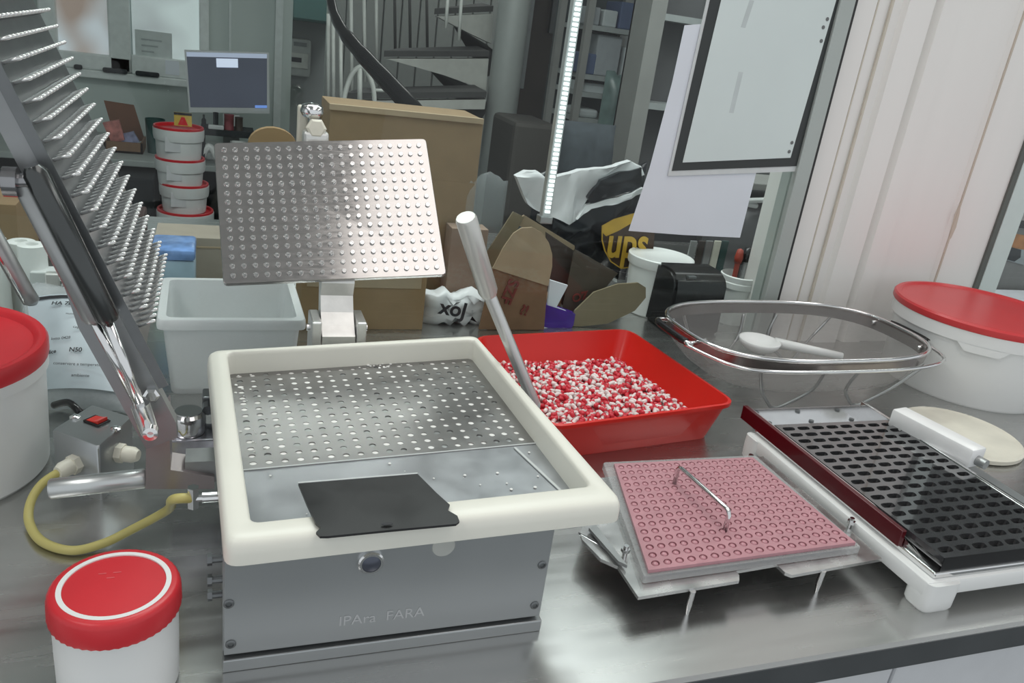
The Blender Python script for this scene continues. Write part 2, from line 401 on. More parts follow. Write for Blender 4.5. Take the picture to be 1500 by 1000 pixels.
# plates inside the frame
QI = [p+Z*.1225 for p in I]
cen = sum(QI, V())/4
QI = [p+(p-cen).normalized()*.006 for p in QI]
sl, sr = az(351, 690, .1225), az(779, 650, .1225)
def on_edge(a, b, p):
    d = b-a; return (p-a).dot(d)/d.length_squared
vl, vr = on_edge(QI[0], QI[3], sl), on_edge(QI[1], QI[2], sr)
SL, SR = QI[0].lerp(QI[3], vl), QI[1].lerp(QI[2], vr)
QP = [SL, SR, QI[2], QI[3]]; QT = [QI[0], QI[1], SR-Z*0, SL-Z*0]
bm = new(); perforated(bm, QP, Z, 20, 15, .028, .022, circ(.46), .007); hp = obj('perforated_plate', bm, PLATE, mc)
bm = new(); rr = random.Random(3)
for i, j, p in cells(QP, 20, 15, .028, .022):
    d = rr.choice((.0008, .0010, .0014, .0018)); rad = .0042
    vs = [bm.verts.new(p-Z*d+V((rad*math.cos(a*PI/5), rad*math.sin(a*PI/5), 0))) for a in range(10)]
    c = bm.verts.new(p-Z*(d-.0010)); mi_ = 0 if rr.random() < .72 else 1
    for k in range(10): bm.faces.new((vs[k], vs[(k+1) % 10], c)).material_index = mi_
o = obj('capsule_bodies', bm, [mat('white capsule end', (.86, .85, .83), .3, 0, .05), GREYM], mc, smooth=True); o['kind'] = 'stuff'; 
bm = new(); slab(bm, [p-Z*.0105 for p in QP], (0, 0, .001)); obj('under_plate', bm, GREYM, mc)
bm = new(); slab(bm, [p-Z*.006 for p in QT], (0, 0, .0055)); tp = obj('powder_tray', bm, mat('dusty steel', (.44, .45, .47), .33, .85, .05, 30, rnoise=.05), mc)
bm = new(); slab(bm, [SL, SR, SR+V((0, .0016, 0)), SL+V((0, .0016, 0))], (0, 0, .0008)); obj('seam_edge', bm, WHITE2, tp)
a, b = az(752, 656, .1225), az(822, 722, .1225); dx = V((.003, 0, 0))
bm = new(); slab(bm, [b, b+dx, a+dx, a], (0, 0, .0012)); obj('guide_strip', bm, WHITE2, tp)
bm = new(); rr = random.Random(5)
for k in range(70):                                       # spilt powder
    if k < 26: p = bil(QP, rr.gauss(.60, .05), rr.uniform(.93, .99))
    else: p = bil(QT, rr.random()*.9+.05, rr.random()*.8+.1) if k % 2 else bil(QP, rr.uniform(.02, .12), rr.random())
    s = rr.uniform(.0006, .0022)
    bmesh.ops.create_icosphere(bm, subdivisions=1, radius=s, matrix=Matrix.Translation(p+Z*.0007) @ Matrix.Diagonal((1, 1, .5, 1)))
o = obj('spilt_powder', bm, mat('white powder', (.85, .85, .83), .9), mc); o['kind'] = 'stuff'
# raised pressing plate on its hinge
PQ = [ay(327, 416, 1.05), ay(654, 402, 1.05), ay(624, 203, 1.19), ay(313, 209, 1.19)]
pn = (PQ[1]-PQ[0]).cross(PQ[3]-PQ[0]).normalized()
if pn.y > 0: pn = -pn
bm = new(); rq = round_quad(PQ, .006, 4); loft(bm, [[p-pn*.007 for p in rq], [p-pn*.001 for p in rq], [p+(sum(PQ, V())/4-p).normalized()*.001 for p in rq]])
pp = obj('pressing_plate', bm, mat('brushed plate steel', (.47, .455, .445), .16, .88, .03, 60, stretch=(1, 6, 6), rnoise=.05), mc)
px_, py_ = (PQ[1]-PQ[0]).normalized(), (PQ[3]-PQ[0]).normalized()
peg0 = None
for i, j, p in cells(PQ, 20, 15, .018, .022):
    if peg0 is None:
        bm = new(); lathe(bm, [(0, -.001), (.0035, -.001), (.0035, .0015), (.0029, .0024), (.0018, .0024), (.0014, .0017), (0, .0017)], (0, 0, 0), 10, pn)
        peg0 = obj('peg', bm, CHROME, pp, angle=40); peg0.location = p
    else: copy_obj(peg0, p, pp)
# support behind plate, knuckle, yoke, top knob
hb = ay(495, 470, 1.045); bm = new()
a = ay(495, 425, 1.055)
prism(bm, [V((a.x-.022, y, z)) for y, z in ((1.055, a.z+.01), (1.062, a.z-.01), (1.05, a.z-.030), (1.036, a.z-.045), (1.022, a.z-.055), (1.022, a.z-.068), (1.05, a.z-.068), (1.075, a.z-.045), (1.085, a.z+.0), (1.085, a.z+.02), (1.065, a.z+.03))], (.044, 0, 0))
obj('hinge_knuckle', bm, ALU, mc)
for s in (-.036, .024):
    bm = new(); box(bm, (a.x+s, 1.022, .108), (a.x+s+.013, 1.075, a.z-.035), .002); obj('hinge_yoke', bm, ALU, mc)
bm = new(); box(bm, (a.x-.036, .95, .080), (a.x+.037, 1.08, .110), .002); obj('hinge_block', bm, ALU, mc)
bm = new(); tube(bm, [(a.x-.04, 1.05, a.z-.052), (a.x+.042, 1.05, a.z-.052)], .005, 12); obj('hinge_pin', bm, CHROME, mc)
k0 = ay(463, 206, 1.2); bm = new(); box(bm, (k0.x-.018, 1.198, k0.z-.03), (k0.x+.018, 1.225, k0.z+.012), .004); kb = obj('knob_bracket', bm, ALU, mc)
bm = new(); k1 = ay(463, 188, 1.205); lathe(bm, [(0, -.012), (.013, -.012), (.0145, -.006), (.0145, .004), (.011, .007), (0, .0075)], k1, 6, (0, -1, .15)); obj('lock_nut', bm, CREAM, kb)
bm = new(); k2 = ay(457, 166, 1.222); lathe(bm, [(0, -.03), (.007, -.03), (.007, -.006), (.014, -.004), (.017, .003), (.0145, .011), (.006, .0145), (0, .015)], k2, 20, (0, -.1, 1)); obj('chrome_knob', bm, CHROME, kb, smooth=True)
bm = new(); k3 = ay(444, 175, 1.24); box(bm, (k3.x-.008, 1.232, k3.z-.04), (k3.x+.008, 1.25, k3.z+.02), .003); obj('cream_spacer', bm, CREAM, kb)
# lever handle on the right
L0, L1, L2 = ay(682, 318, .90), ay(716, 430, .935), ay(784, 594, .935)
bm = new(); dd = (L2-L1).normalized()
tube(bm, [L1-dd*.02, L1, L1.lerp(L2, .5), L2], .0083, 18); lo = obj('lever_handle', bm, mat('satin aluminium', (.66, .67, .66), .3, .8, .04, 30), mc, angle=40)
bm = new(); gd = (L1-L0).normalized(); tube(bm, [L0, L0+gd*.003, L0+gd*.06, L1-gd*.006, L1+gd*.001], [.0115, .0132, .0128, .0128, .0105], 20); obj('grip', bm, mat('satin white aluminium', (.62, .62, .59), .32, .55, .03, 30), lo, angle=40)
bm = new(); tube(bm, [(.3, L2.y, L2.z), (L2.x+.004, L2.y, L2.z)], .009, 16); obj('lever_pivot', bm, GREYM, mc, angle=40)
# pin lid swung open to the left: t runs up the lid, n is the side the pins stand on
D = V((-.3796, 0, .9252)); N = V((.9252, 0, .3796)); B0 = V((-.0664, 0, .2663))
def lid(t, n, y): return B0 + D*t + N*n + V((0, y, 0))
def lidbox(bm, t0, t1, n0, n1, y0, y1, mi=0):
    prism(bm, [lid(t0, n0, y0), lid(t1, n0, y0), lid(t1, n1, y0), lid(t0, n1, y0)], (0, y1-y0, 0), mi); return bm
bm = new(); lidbox(bm, -.016, .315, -.009, 0, .742, .985); pl = obj('pin_lid', bm, DKMETAL, mc)
pin0 = None; PT = .01575
for i in range(20):
    for j in range(15):
        p = lid(i*PT, 0, .752+j*.0150)
        if pin0 is None:
            bm = new(); tube(bm, [N*-.001, N*.0135, N*.0148], [.0017, .0017, .0008], 7); pin0 = obj('pin', bm, mat('bright pin steel', (.80, .80, .79), .25, .9), pl, smooth=True); pin0.location = p
        else: copy_obj(pin0, p, pl)
bm = new(); prism(bm, [lid(t, n, .742) for t, n in ((-.115, -.044), (.02, -.044), (.14, -.024), (.33, -.022), (.33, -.009), (-.10, -.009), (-.115, -.014))], (0, .016, 0)); arm = obj('lid_arm', bm, mat('arm steel', (.27, .28, .285), .36, .7, .06), mc)
bm = new(); lidbox(bm, -.06, .33, -.008, .001, .740, .7419); obj('edge_strip', bm, DKMETAL, arm)
bm = new(); lidbox(bm, -.03, .33, -.044, -.009, .965, .98); obj('lid_arm', bm, GREYM, mc)
pv = ay(222, 577, .742); bm = new(); lathe(bm, [(0, 0), (.0075, 0), (.0075, .004), (.005, .006), (0, .006)], pv, 6, (0, -1, 0)); obj('bolt', bm, CHROME, arm)
# gas springs
for (a0, a1, a2, Yg, rt, mt_) in (((47, 243), (160, 470), (221, 632), .722, .0098, mat('dark gas spring', (.085, .09, .09), .2, .8, .05)), ((31, 262), (138, 470), (205, 596), .728, .0085, GREYM)):
    p0, p1, p2 = ay(*a0, Yg), ay(*a1, Yg), ay(*a2, Yg); d = (p1-p0).normalized()
    bm = new(); tube(bm, [p0, p0+d*.006, p1-d*.004, p1], [rt*.6, rt, rt, rt*.8], 18); gs = obj('gas_spring', bm, mt_, mc, angle=35)
    bm = new(); tube(bm, [p1-d*.01, p2], .0042, 14); obj('piston_rod', bm, CHROME, gs, smooth=True)
c0, c1 = ay(205, 592, .717), ay(222, 640, .717)
bm = new(); tube(bm, [c0, c0.lerp(c1, .8), c1], [.0085, .0085, .006], 18); cv = obj('clevis', bm, CHROME, mc, angle=40)
bm = new(); lathe(bm, [(0, 0), (.0065, 0), (.0065, .008), (.003, .0085), (.003, .006), (0, .006)], ay(221, 630, .709), 14, (0, -1, 0)); obj('clevis_bolt', bm, CHROME, cv, angle=40)
k = ay(14, 266, .724); bm = new()
tube(bm, [k+V((-.06, 0, -.004)), k+V((.018, 0, .002))], .006, 12); tube(bm, [k+V((-.004, 0, 0)), k+V((.006, 0, 0))], .012, 16); tube(bm, [k+V((-.03, 0, -.003)), k+V((-.02, 0, -.002))], .014, 16)
obj('top_pivot_bolt', bm, mat('dark chrome', (.3, .3, .31), .18, .9), mc, angle=40)
# pivot block, spacer bar, knurled adjuster on the left flank
bm = new(); pts = [ay(214, 640, .752), ay(247, 600, .752), ay(250, 688, .752), ay(314, 698, .752), ay(314, 716, .752), ay(213, 716, .752)]
prism(bm, pts, (0, .035, 0)); pb = obj('pivot_block', bm, mat('reddish grey steel', (.34, .30, .30), .35, .6, .05), mc)
bm = new(); box(bm, (-.03, .757, .094), (.0045, .785, .118)); obj('block_foot', bm, GREYM, pb)
b0, b1 = ay(72, 716, .765), ay(214, 700, .765); bd = (b1-b0).normalized()
bm = new(); tube(bm, [b0, b0+bd*.002, b1-bd*.002, b1], [.0085, .0100, .0100, .0085], 20); obj('spacer_bar', bm, mat('satin bar', (.58, .60, .60), .3, .8, .03), mc, angle=40)
kc = V((-.030, .87, .104)); bm = new(); lathe(bm, [(0, -.012), (.017, -.012), (.0185, -.008), (.0185, .006), (.0175, .010), (.0145, .013), (.0145, .0145), (0, .0145)], kc, 40); ad = obj('adjusting_knob', bm, CHROME, mc, angle=30)
bm = new(); box(bm, (-.052, .850, .045), (.0045, .890, .0915), .002); obj('knob_block', bm, mat('polished block', (.55, .55, .60), .2, .8, .3, 40), mc)
hf = ay(303, 728, .70); bm = new(); tube(bm, [(hf.x-.004, hf.y, hf.z), (.0045, hf.y, hf.z)], .005, 12); tube(bm, [(hf.x-.012, hf.y, hf.z-.010), (hf.x-.012, hf.y, hf.z+.012)], .0055, 6); tube(bm, [(hf.x-.016, hf.y, hf.z), (hf.x-.003, hf.y, hf.z)], .0042, 10); obj('hose_fitting', bm, CHROME, mc)

# black scraper on the front rail
bm = new()
top = [az(x, y, .1562) for x, y in ((437, 708), (612, 694), (640, 722), (659, 739), (656, 747), (670, 755), (673, 763), (668, 767), (570, 776), (480, 785), (469, 785), (463, 779), (470, 772), (462, 765), (449, 737))]
prism(bm, top, (0, 0, -.0022)); sc = obj('scraper', bm, BLACKM); tag(sc, 'black plastic powder scraper lying over the ivory frame of the machine', 'scraper')
bm = new(); e0, e1 = top[0], top[1]; prism(bm, [e0, e1, e1+V((0, .0018, .0)), e0+V((0, .0018, 0))], (0, 0, .0006)); obj('worn_edge', bm, WHITE2, sc)
bm = new(); p = az(567, 768, .1575); prism(bm, [p+V((.005*math.cos(a), .002*math.sin(a), .0006)) for a in [k*PI/6 for k in range(12)]], (0, 0, .0004)); obj('slot', bm, INK, sc)

# ------------------------------------------------------------------ jars and buckets
def bucket_profile(r0, r1, h, t=.003):
    return [(0, 0), (r0-.004, 0), (r0, .004), (r0+(r1-r0)*.5, h*.5), (r1, h-.028), (r1+.004, h-.027), (r1+.004, h-.014), (r1+.001, h-.013), (r1+.001, h), (r1-t, h), (r1-t-.001, h-.01), (r0-t, .008), (0, .008)]
jar = thing('screw_jar', 'small white jar with ribbed red screw lid and white ring in the front left corner', 'jar', (-.078, .597, 0))
bm = new(); lathe(bm, [(0, 0), (.043, 0), (.047, .004), (.0475, .05), (.0475, .074), (.0485, .078), (.0445, .08), (.0445, .094), (0, .094)], (-.078, .597, 0), 48); obj('body', bm, WHITE, jar, angle=35)
bm = new(); n = 96; rings = []
for (r, h, rip) in ((.0465, .077, 0), (.0498, .0775, 1), (.0505, .081, 1), (.0500, .096, 1), (.0485, .0995, .5), (.0462, .1010, 0), (.0425, .1010, 0), (.0420, .1000, 0), (.001, .1000, 0)):
    rings.append([V((-.078+(r-(rip*.0009 if k % 2 else 0))*math.cos(2*PI*k/n), .597+(r-(rip*.0009 if k % 2 else 0))*math.sin(2*PI*k/n), h)) for k in range(n)])
loft(bm, rings); jl = obj('lid', bm, REDL, jar, angle=50)
bm = new(); lathe(bm, [(.0385, .1), (.0385, .1012), (.0425, .1012), (.0425, .1)], (-.078, .597, 0), 64); obj('white_ring', bm, WHITE, jl)
for (px, py) in ((172, 838), (162, 846), (150, 840)):
    bm = new(); p = az(px, py, .1002); box(bm, p-V((.003, .0006, .0002)), p+V((.003, .0006, .0002))); obj('lid_mark', bm, mat('worn red', (.66, .10, .11), .4), jl)

bl = thing('plastic_bucket', 'large white plastic bucket with red lid at the left edge of the bench', 'bucket', (-.312, .975, 0))
bm = new(); lathe(bm, [(0, 0), (.116, 0), (.120, .005), (.122, .06), (.1235, .125), (.127, .126), (.127, .140), (.122, .142), (0, .142)], (-.312, .975, 0), 64); obj('body', bm, WHITE, bl, angle=35)
bm = new(); lathe(bm, [(.124, .139), (.1275, .139), (.1285, .143), (.1285, .156), (.126, .160), (.121, .1605), (.116, .158), (.113, .1535), (0, .1535)], (-.312, .975, 0), 64); obj('lid', bm, REDL, bl, angle=35)

br = thing('plastic_bucket', 'big white bucket with flat red lid behind the colander by the right wall', 'bucket', (1.462, 1.14, 0))
bm = new(); lathe(bm, [(0, 0), (.150, 0), (.154, .006), (.158, .08), (.161, .125), (.168, .126), (.168, .150), (.163, .152), (0, .152)], (1.462, 1.14, 0), 72); obj('body', bm, WHITE, br, angle=35)
bm = new(); lathe(bm, [(.162, .150), (.169, .150), (.171, .153), (.171, .162), (.168, .1655), (.160, .166), (.156, .162), (0, .161)], (1.462, 1.14, 0), 72); obj('lid', bm, mat('bright red lid plastic', (.62, .045, .05), .33, 0, .04, 8), br, angle=35)
bm = new(); 
for a in (-2.35,):
    pts = []
    for k in range(13):
        t = a+(k-6)*.045; pts.append(V((1.462+.169*math.cos(t), 1.14+.169*math.sin(t), 0)))
    A = [p+Z*.126 for p in pts]; Bv = [p+Z*(.126-.014*min(1, (6-abs(k-6))/2)) for k, p in enumerate(pts)]
    vA = [bm.verts.new(p) for p in A]; vB = [bm.verts.new(p) for p in Bv]
    for k in range(12): bm.faces.new((vA[k], vA[k+1], vB[k+1], vB[k]))
obj('pull_tab', bm, WHITE, br)

# ------------------------------------------------------------------ red tray and capsules
TQ = [V((.426, .893, 0)), V((.768, .948, 0)), V((.7335, 1.266, 0)), V((.414, 1.227, 0))]
TB = [V((.452, .918, 0)), V((.735, .957, 0)), V((.708, 1.238, 0)), V((.440, 1.203, 0))]
def tq(s, z, r): return [p+Z*z for p in round_quad([TB[k].lerp(TQ[k], s) for k in range(4)], r, 5)]
bm = new(); loft(bm, [tq(0, 0, .018), tq(.05, .002, .02), tq(.72, .058, .026), tq(.98, .058, .03), tq(1.02, .061, .03), tq(1.0, .065, .03), tq(.80, .066, .027), tq(.74, .062, .026), tq(.03, .005, .02), tq(-.02, .004, .018)])
tray = obj('red_tray', bm, RED, angle=50); tag(tray, 'red plastic tray full of loose red and white capsules beside the machine', 'tray')
def capsule_bm(bm, M, L=.0195, r=.0035, n=8):
    prof = [(0, -L/2), (r*.7, -L/2+r*.3), (r*.97, -L/2+r), (r*.97, 0), (r*1.06, .0001), (r*1.06, L/2-r), (r*.75, L/2-r*.3), (0, L/2)]
    rings = []
    for i, (rad, h) in enumerate(prof):
        rings.append([bm.verts.new(M @ V((h, rad*math.cos(2*PI*k/n), rad*math.sin(2*PI*k/n)))) for k in range(n if rad else 1)])
    for i, (A, B) in enumerate(zip(rings, rings[1:])):
        for k in range(n):
            a = [A[0]] if len(A) == 1 else [A[k], A[(k+1) % n]]; b = [B[0]] if len(B) == 1 else [B[(k+1) % n], B[k]]
            bm.faces.new(a+b).material_index = 0 if i < 3 else 1
CAPS = [mat('white capsule half', (.82, .74, .72), .3, 0, .03), mat('red capsule half', (.62, .035, .055), .28, 0, .05)]
CT = [V((.446, .920, 0)), V((.727, .968, 0)), V((.692, 1.205, 0)), V((.442, 1.195, 0))]
bm = new(); rq = round_quad(CT, .03, 5); c0 = sum(CT, V())/4
loft(bm, [[p.lerp(c0, .03)+Z*.007 for p in rq], [p.lerp(c0, .02)+Z*.018 for p in rq], [p.lerp(c0, .12)+Z*.027 for p in rq], [p.lerp(c0, .5)+Z*.029 for p in rq]])
bed = obj('capsule_bed', bm, mat('capsule bed', (.50, .16, .17), .4, 0, .8, 180)); tag(bed, 'bottom layer of red and white capsules filling the red tray', 'capsules', kind='stuff')
rr = random.Random(11); spots = []
nx, ny = 31, 29
for j in range(ny):
    for i in range(nx):
        u, v = (i+.5+rr.uniform(-.45, .45))/nx, (j+.5+rr.uniform(-.45, .45))/ny
        p = bil(CT, u, v); e = min(u, 1-u, v, 1-v)
        p.z = .0215 + min(1, e/.09)*.0105 + rr.uniform(-.002, .0045)
        M = Matrix.Translation(p) @ Matrix.Rotation(rr.uniform(0, 2*PI), 4, 'Z') @ Matrix.Rotation(rr.gauss(0, .35), 4, 'Y') @ Matrix.Rotation(rr.uniform(0, 6), 4, 'X')
        spots.append((p, M))
def capdist(s):
    rel = s[0]-EYE; q = rel.dot(FW); x = 750+FPX*rel.dot(RT)/q; y = 500-FPX*rel.dot(UP)/q
    hid = y > 614-(x-817)*.107 or x < 755 or y > 545+(x-745)*.94
    return (1 if hid else 0, rel.length)
spots.sort(key=capdist)
cap0 = None
for p, M in spots[:300]:
    if cap0 is None:
        bm = new(); capsule_bm(bm, Matrix.Identity(4)); cap0 = obj('capsule', bm, CAPS, smooth=True)
        tag(cap0, 'loose two-tone red and white capsule lying in the red tray', 'capsule', 'loose capsules in the red tray'); cap0.matrix_world = M
    else:
        c = cap0.copy(); COL.objects.link(c); c.matrix_world = M
bm = new()
for p, M in spots[300:]: capsule_bm(bm, M, n=6)
o = obj('capsule_heap', bm, CAPS, smooth=True); tag(o, 'rest of the red and white capsules heaped in the red tray', 'capsules', kind='stuff')

# ------------------------------------------------------------------ pink capsule tray on four legs
pk = thing('loaded_capsule_board', 'pink capsule board under clear acrylic with wire handle on a legged metal frame', 'capsule board', (.57, .7, 0))
FQ = [az(935, 876, .032), az(1290, 822, .032), az(1120, 660, .032), az(848, 785, .032)]
yF = .592
fz = .0315
def zpt(px, py, z=fz): return az(px, py, z)
fr_pts = [zpt(935, 874), zpt(1083, 850), zpt(1083, 842), zpt(1078, 836), zpt(1137, 826), zpt(1150, 838), zpt(1160, 842), zpt(1292, 818), zpt(1262, 790), zpt(1118, 668), zpt(878, 700), zpt(850, 780), zpt(853, 790), zpt(880, 818), zpt(905, 829)]
bm = new(); prism(bm, fr_pts, (0, 0, -.004)); pf = obj('metal_frame', bm, mat('dull frame steel', (.66, .66, .65), .22, .8, .12, 30, rnoise=.1), pk)
bm = new(); prism(bm, [zpt(848, 783, .03), zpt(855, 795, .024), zpt(880, 823, .018), zpt(905, 834, .022), zpt(912, 832, .03), zpt(880, 800, .031)], (0, .003, .002)); obj('curved_wing', bm, CHROME, pf)
bm = new(); q = [zpt(905, 826, .034), zpt(918, 832, .034), zpt(872, 772, .034), zpt(862, 777, .034)]; prism(bm, q, (0, 0, .004)); obj('side_rail', bm, GREYM, pf)
for (px, py) in ((1014, 868), (1205, 838), (1100, 668), (890, 705)):
    p = az(px, py, .0275); bm = new(); tube(bm, [(p.x, p.y, 0), (p.x, p.y+.0006, .012), (p.x, p.y, .0300)], [.0022, .0036, .0036], 12); obj('leg', bm, CHROME, pk, angle=40)
for (px, py) in ((915, 812), (1245, 770)):
    p = az(px, py, .034); bm = new(); tube(bm, [p-Z*.003, p+Z*.012], .003, 10); tube(bm, [p+Z*.004, p+Z*.008], .0052, 6); obj('clamp_screw', bm, CHROME, pf)
KQ = [az(943, 846, .040), az(1262, 802, .040), az(1108, 662, .046), az(884, 672, .046)]
KQ = [V((p.x, p.y, .041)) for p in KQ]
bm = new(); rq = round_quad(KQ, .004, 3); loft(bm, [[p-Z*.0085 for p in rq], [p-Z*.001 for p in rq], [p.lerp(sum(KQ, V())/4, .004) for p in rq]]); obj('acrylic_base', bm, CLEAR, pk)
ck = sum(KQ, V())/4
PKQ = [KQ[0].lerp(ck, .045), KQ[1].lerp(ck, .045), KQ[2].lerp(ck, .10), KQ[3].lerp(ck, .10)]
PKQ = [p+Z*.004 for p in PKQ]
bm = new(); perforated(bm, PKQ, Z, 18, 15, .012, .012, circ(.70), .004); obj('capsule_plate', bm, PINK, pk)
bm = new(); slab(bm, [p-Z*.0045 for p in PKQ], (0, 0, .0008)); obj('plate_backing', bm, mat('deep pink', (.42, .13, .17), .4), pk)
cp0 = None
for i, j, p in cells(PKQ, 18, 15, .012, .012):
    if cp0 is None:
        bm = new(); lathe(bm, [(.0040, -.004), (.0040, -.0015), (.0030, .0), (.0015, .0007), (0, .0009)], (0, 0, 0), 10); cp0 = obj('seated_capsule', bm, PINKD, pk, smooth=True); cp0.location = p
    else: copy_obj(cp0, p, pk)
h0, h1 = az(988, 708, .045), az(1062, 776, .045)
u0, u1 = h0+Z*.026, h1+Z*.026
path = [h0, h0+Z*.021, h0.lerp(h1, .03)+Z*.025, h0.lerp(h1, .07)+Z*.026, h0.lerp(h1, .93)+Z*.026, h0.lerp(h1, .97)+Z*.025, h1+Z*.021, h1]
bm = new(); tube(bm, path, .0030, 12); obj('handle', bm, CHROME, pk, smooth=True)

# ------------------------------------------------------------------ black capsule sorting tray on white base
so = thing('capsule_sorting_tray', 'black slotted capsule sorting plate on a white plastic base at the right', 'sorting tray', (.9, .71, 0))
bm = new(); box(bm, (.760, .54, .018), (1.075, .90, .040), .004); obj('base', bm, WHITE, so, angle=40)
for (x, y) in ((.760, .534), (1.03, .534), (.757, .868), (1.03, .868)):
    bm = new(); q = round_quad([V((x, y, 0)), V((x+.05, y, 0)), V((x+.05, y+.036, 0)), V((x, y+.036, 0))], .012, 4); c = sum(q, V())/len(q)
    loft(bm, [[p.lerp(c, .12) for p in q], [p.lerp(c, .02)+Z*.004 for p in q], [p+Z*.024 for p in q], [p.lerp(c, .02)+Z*.038 for p in q]]); obj('foot', bm, WHITE, so, angle=40)
bm = new(); box(bm, (.772, .545, .040), (1.03, .90, .048), .002); obj('steel_bed', bm, CHROME, so)
for x0, x1, mt_ in ((.768, .7755, RED_REFLECT), (1.000, 1.006, CHROME)):
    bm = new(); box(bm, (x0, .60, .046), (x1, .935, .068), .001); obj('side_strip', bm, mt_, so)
bm = new(); prism(bm, [V((.7765, y, z)) for y, z in ((.556, .0478), (.93, .0478), (.93, .066), (.66, .066), (.60, .056))], (.003, 0, 0)); obj('side_strip', bm, CHROME, so)
bm = new(); box(bm, (.782, .872, .0478), (1.0, .926, .051)); box(bm, (.782, .922, .050), (1.0, .926, .066)); ru = obj('rear_channel', bm, CHROME, so)
for x in (.80, .88, .96):
    bm = new(); lathe(bm, [(0, 0), (.004, 0), (.004, .002), (0, .003)], (x, .905, .051), 10); obj('screw', bm, DKMETAL, ru)
SQ = [V((.781, .548, .0665)), V((1.0, .548, .0665)), V((1.0, .872, .0665)), V((.781, .872, .0665))]
def slot(k, n):
    a = 2*PI*k/n; c, s = math.cos(a), math.sin(a)
    e = (abs(c)**4+abs(s)**4)**(-.25); return (.78*c*e+.10*s*e, .56*s*e)
bm = new(); perforated(bm, SQ, Z, 8, 17, .012, .015, slot, .007); obj('slotted_plate', bm, mat('black gloss acrylic', (.045, .045, .048), .10, 0, .2, 14, rnoise=.04, spec=1., coat=1.), so)
bm = new(); box(bm, (.781, .5475, .0478), (1.0, .5482, .0665)); obj('plate_front', bm, BLACK, so)
bm = new(); slab(bm, [p-Z*.0118 for p in SQ], (0, 0, .001)); obj('plate_floor', bm, mat('slot floor', (.30, .30, .30), .5), so)
a0, a1 = az(1310, 628, .055), az(1425, 690, .055)
ab = thing('aluminium_bar', 'bright white aluminium bar lying along the right edge of the black sorting plate', 'bar', (a0+a1)/2)
M = basis(a1-a0, Z, (a0+a1)/2); L = (a1-a0).length
M = basis(V((a1-a0)), V((0, 0, 1)).cross(a1-a0), (a0+a1)/2+Z*.0205)
bm = new(); box(bm, (-L/2-.004, -.017, -.014), (L/2, .017, .016), .004, M=M); obj('bar', bm, mat('bright aluminium', (.88, .88, .88), .35, .1, .03), ab, angle=40)
bm = new(); tube(bm, [M @ V((L/2-.002, 0, -.002)), M @ V((L/2+.014, 0, -.002))], .0075, 14); obj('end_plug', bm, GREYM, ab, angle=40)
# grey strip right of the plate
bm = new(); box(bm, (1.008, .56, .0478), (1.06, .86, .0505), .001); obj('side_ledge', bm, STEEL2, so)

cl = az(1408, 632, .012)
bm = new(); lathe(bm, [(0, 0), (.093, 0), (.100, .003), (.101, .010), (.097, .0125), (.092, .011), (.088, .0105), (0, .0105)], (cl.x, cl.y, .0), 56); lc = obj('loose_lid', bm, mat('yellowed translucent plastic', (.72, .69, .59), .35, 0, .10, 14), angle=40)
tag(lc, 'yellowed cream plastic lid lying on the bench before the right bucket', 'lid')

# ------------------------------------------------------------------ colander on its wire stand
co = thing('mesh_colander', 'oval steel mesh colander with wire feet and side handles at the back right', 'colander', (1.02, 1.14, 0))
ctr = V((1.02, 1.145, .112))
rim = []
for k in range(64):
    a = 2*PI*k/64; c, s = math.cos(a), math.sin(a); e = (abs(c)**3+abs(s)**3)**(-1/3)
    x, y = .252*c*e, .150*s*e
    rim.append(ctr+V((x*math.cos(.03)-y*math.sin(.03), x*math.sin(.03)+y*math.cos(.03), 0)))
def cr(s, z): return [V((ctr.x+(p.x-ctr.x)*s, ctr.y+(p.y-ctr.y)*s, z)) for p in rim]
bm = new(); loft(bm, [cr(.985, .111), cr(.97, .098), cr(.93, .07), cr(.82, .044), cr(.62, .032), cr(.3, .029)], cap0=False); obj('mesh_bowl', bm, MESH, co, smooth=True)
bm = new(); loft(bm, [cr(1.005, .113), cr(.992, .092), cr(.975, .091), cr(.985, .113)], closed=True); obj('rim_band', bm, mat('band steel', (.30, .27, .26), .25, .9, .1), co, angle=40)  # band tone darkened and reddened for the red tray's reflection
bm = new(); tube(bm, cr(1.0, .114), .0042, 8, closed=True); obj('rim', bm, CHROME, co, smooth=True)
for s in (-1, 1):
    e = ctr.x+s*.252; bm = new()
    pts = smooth_path([(e-s*.03, 1.145-.055*1-.02*s, .106), (e+s*.012, 1.145-.055, .108), (e+s*.021, 1.145-.035, .108), (e+s*.022, 1.145+.035, .108), (e+s*.012, 1.145+.06, .108), (e-s*.02, 1.145+.06, .106)], 6)
    tube(bm, pts, .0040, 8); hd = obj('handle', bm, CHROME, co, smooth=True)
    bm = new(); tube(bm, smooth_path([(e+s*.017, 1.145-.048, .108), (e+s*.0212, 1.145-.030, .108), (e+s*.0222, 1.145+.03, .108), (e+s*.018, 1.145+.050, .108)], 5), .0066, 8); obj('grip', bm, BLACK, hd, smooth=True)
for (ax, bx, fx) in ((-.17, -.03, -.10), (.05, .19, .08)):
    for sy in (-1, 1):
        pts = smooth_path([(1.02+ax, 1.145+sy*.128, .095), (1.02+fx-.045, 1.145+sy*.118, .045), (1.02+fx, 1.145+sy*.100, .002), (1.02+fx+.012, 1.145+sy*.100, .002), (1.02+fx+.06, 1.145+sy*.118, .045), (1.02+bx, 1.145+sy*.128, .095)], 6)
        bm = new(); tube(bm, [V((p.x, p.y, max(p.z, .0031))) for p in pts], .0030, 7); obj('wire_foot', bm, GREYM, co, smooth=True)
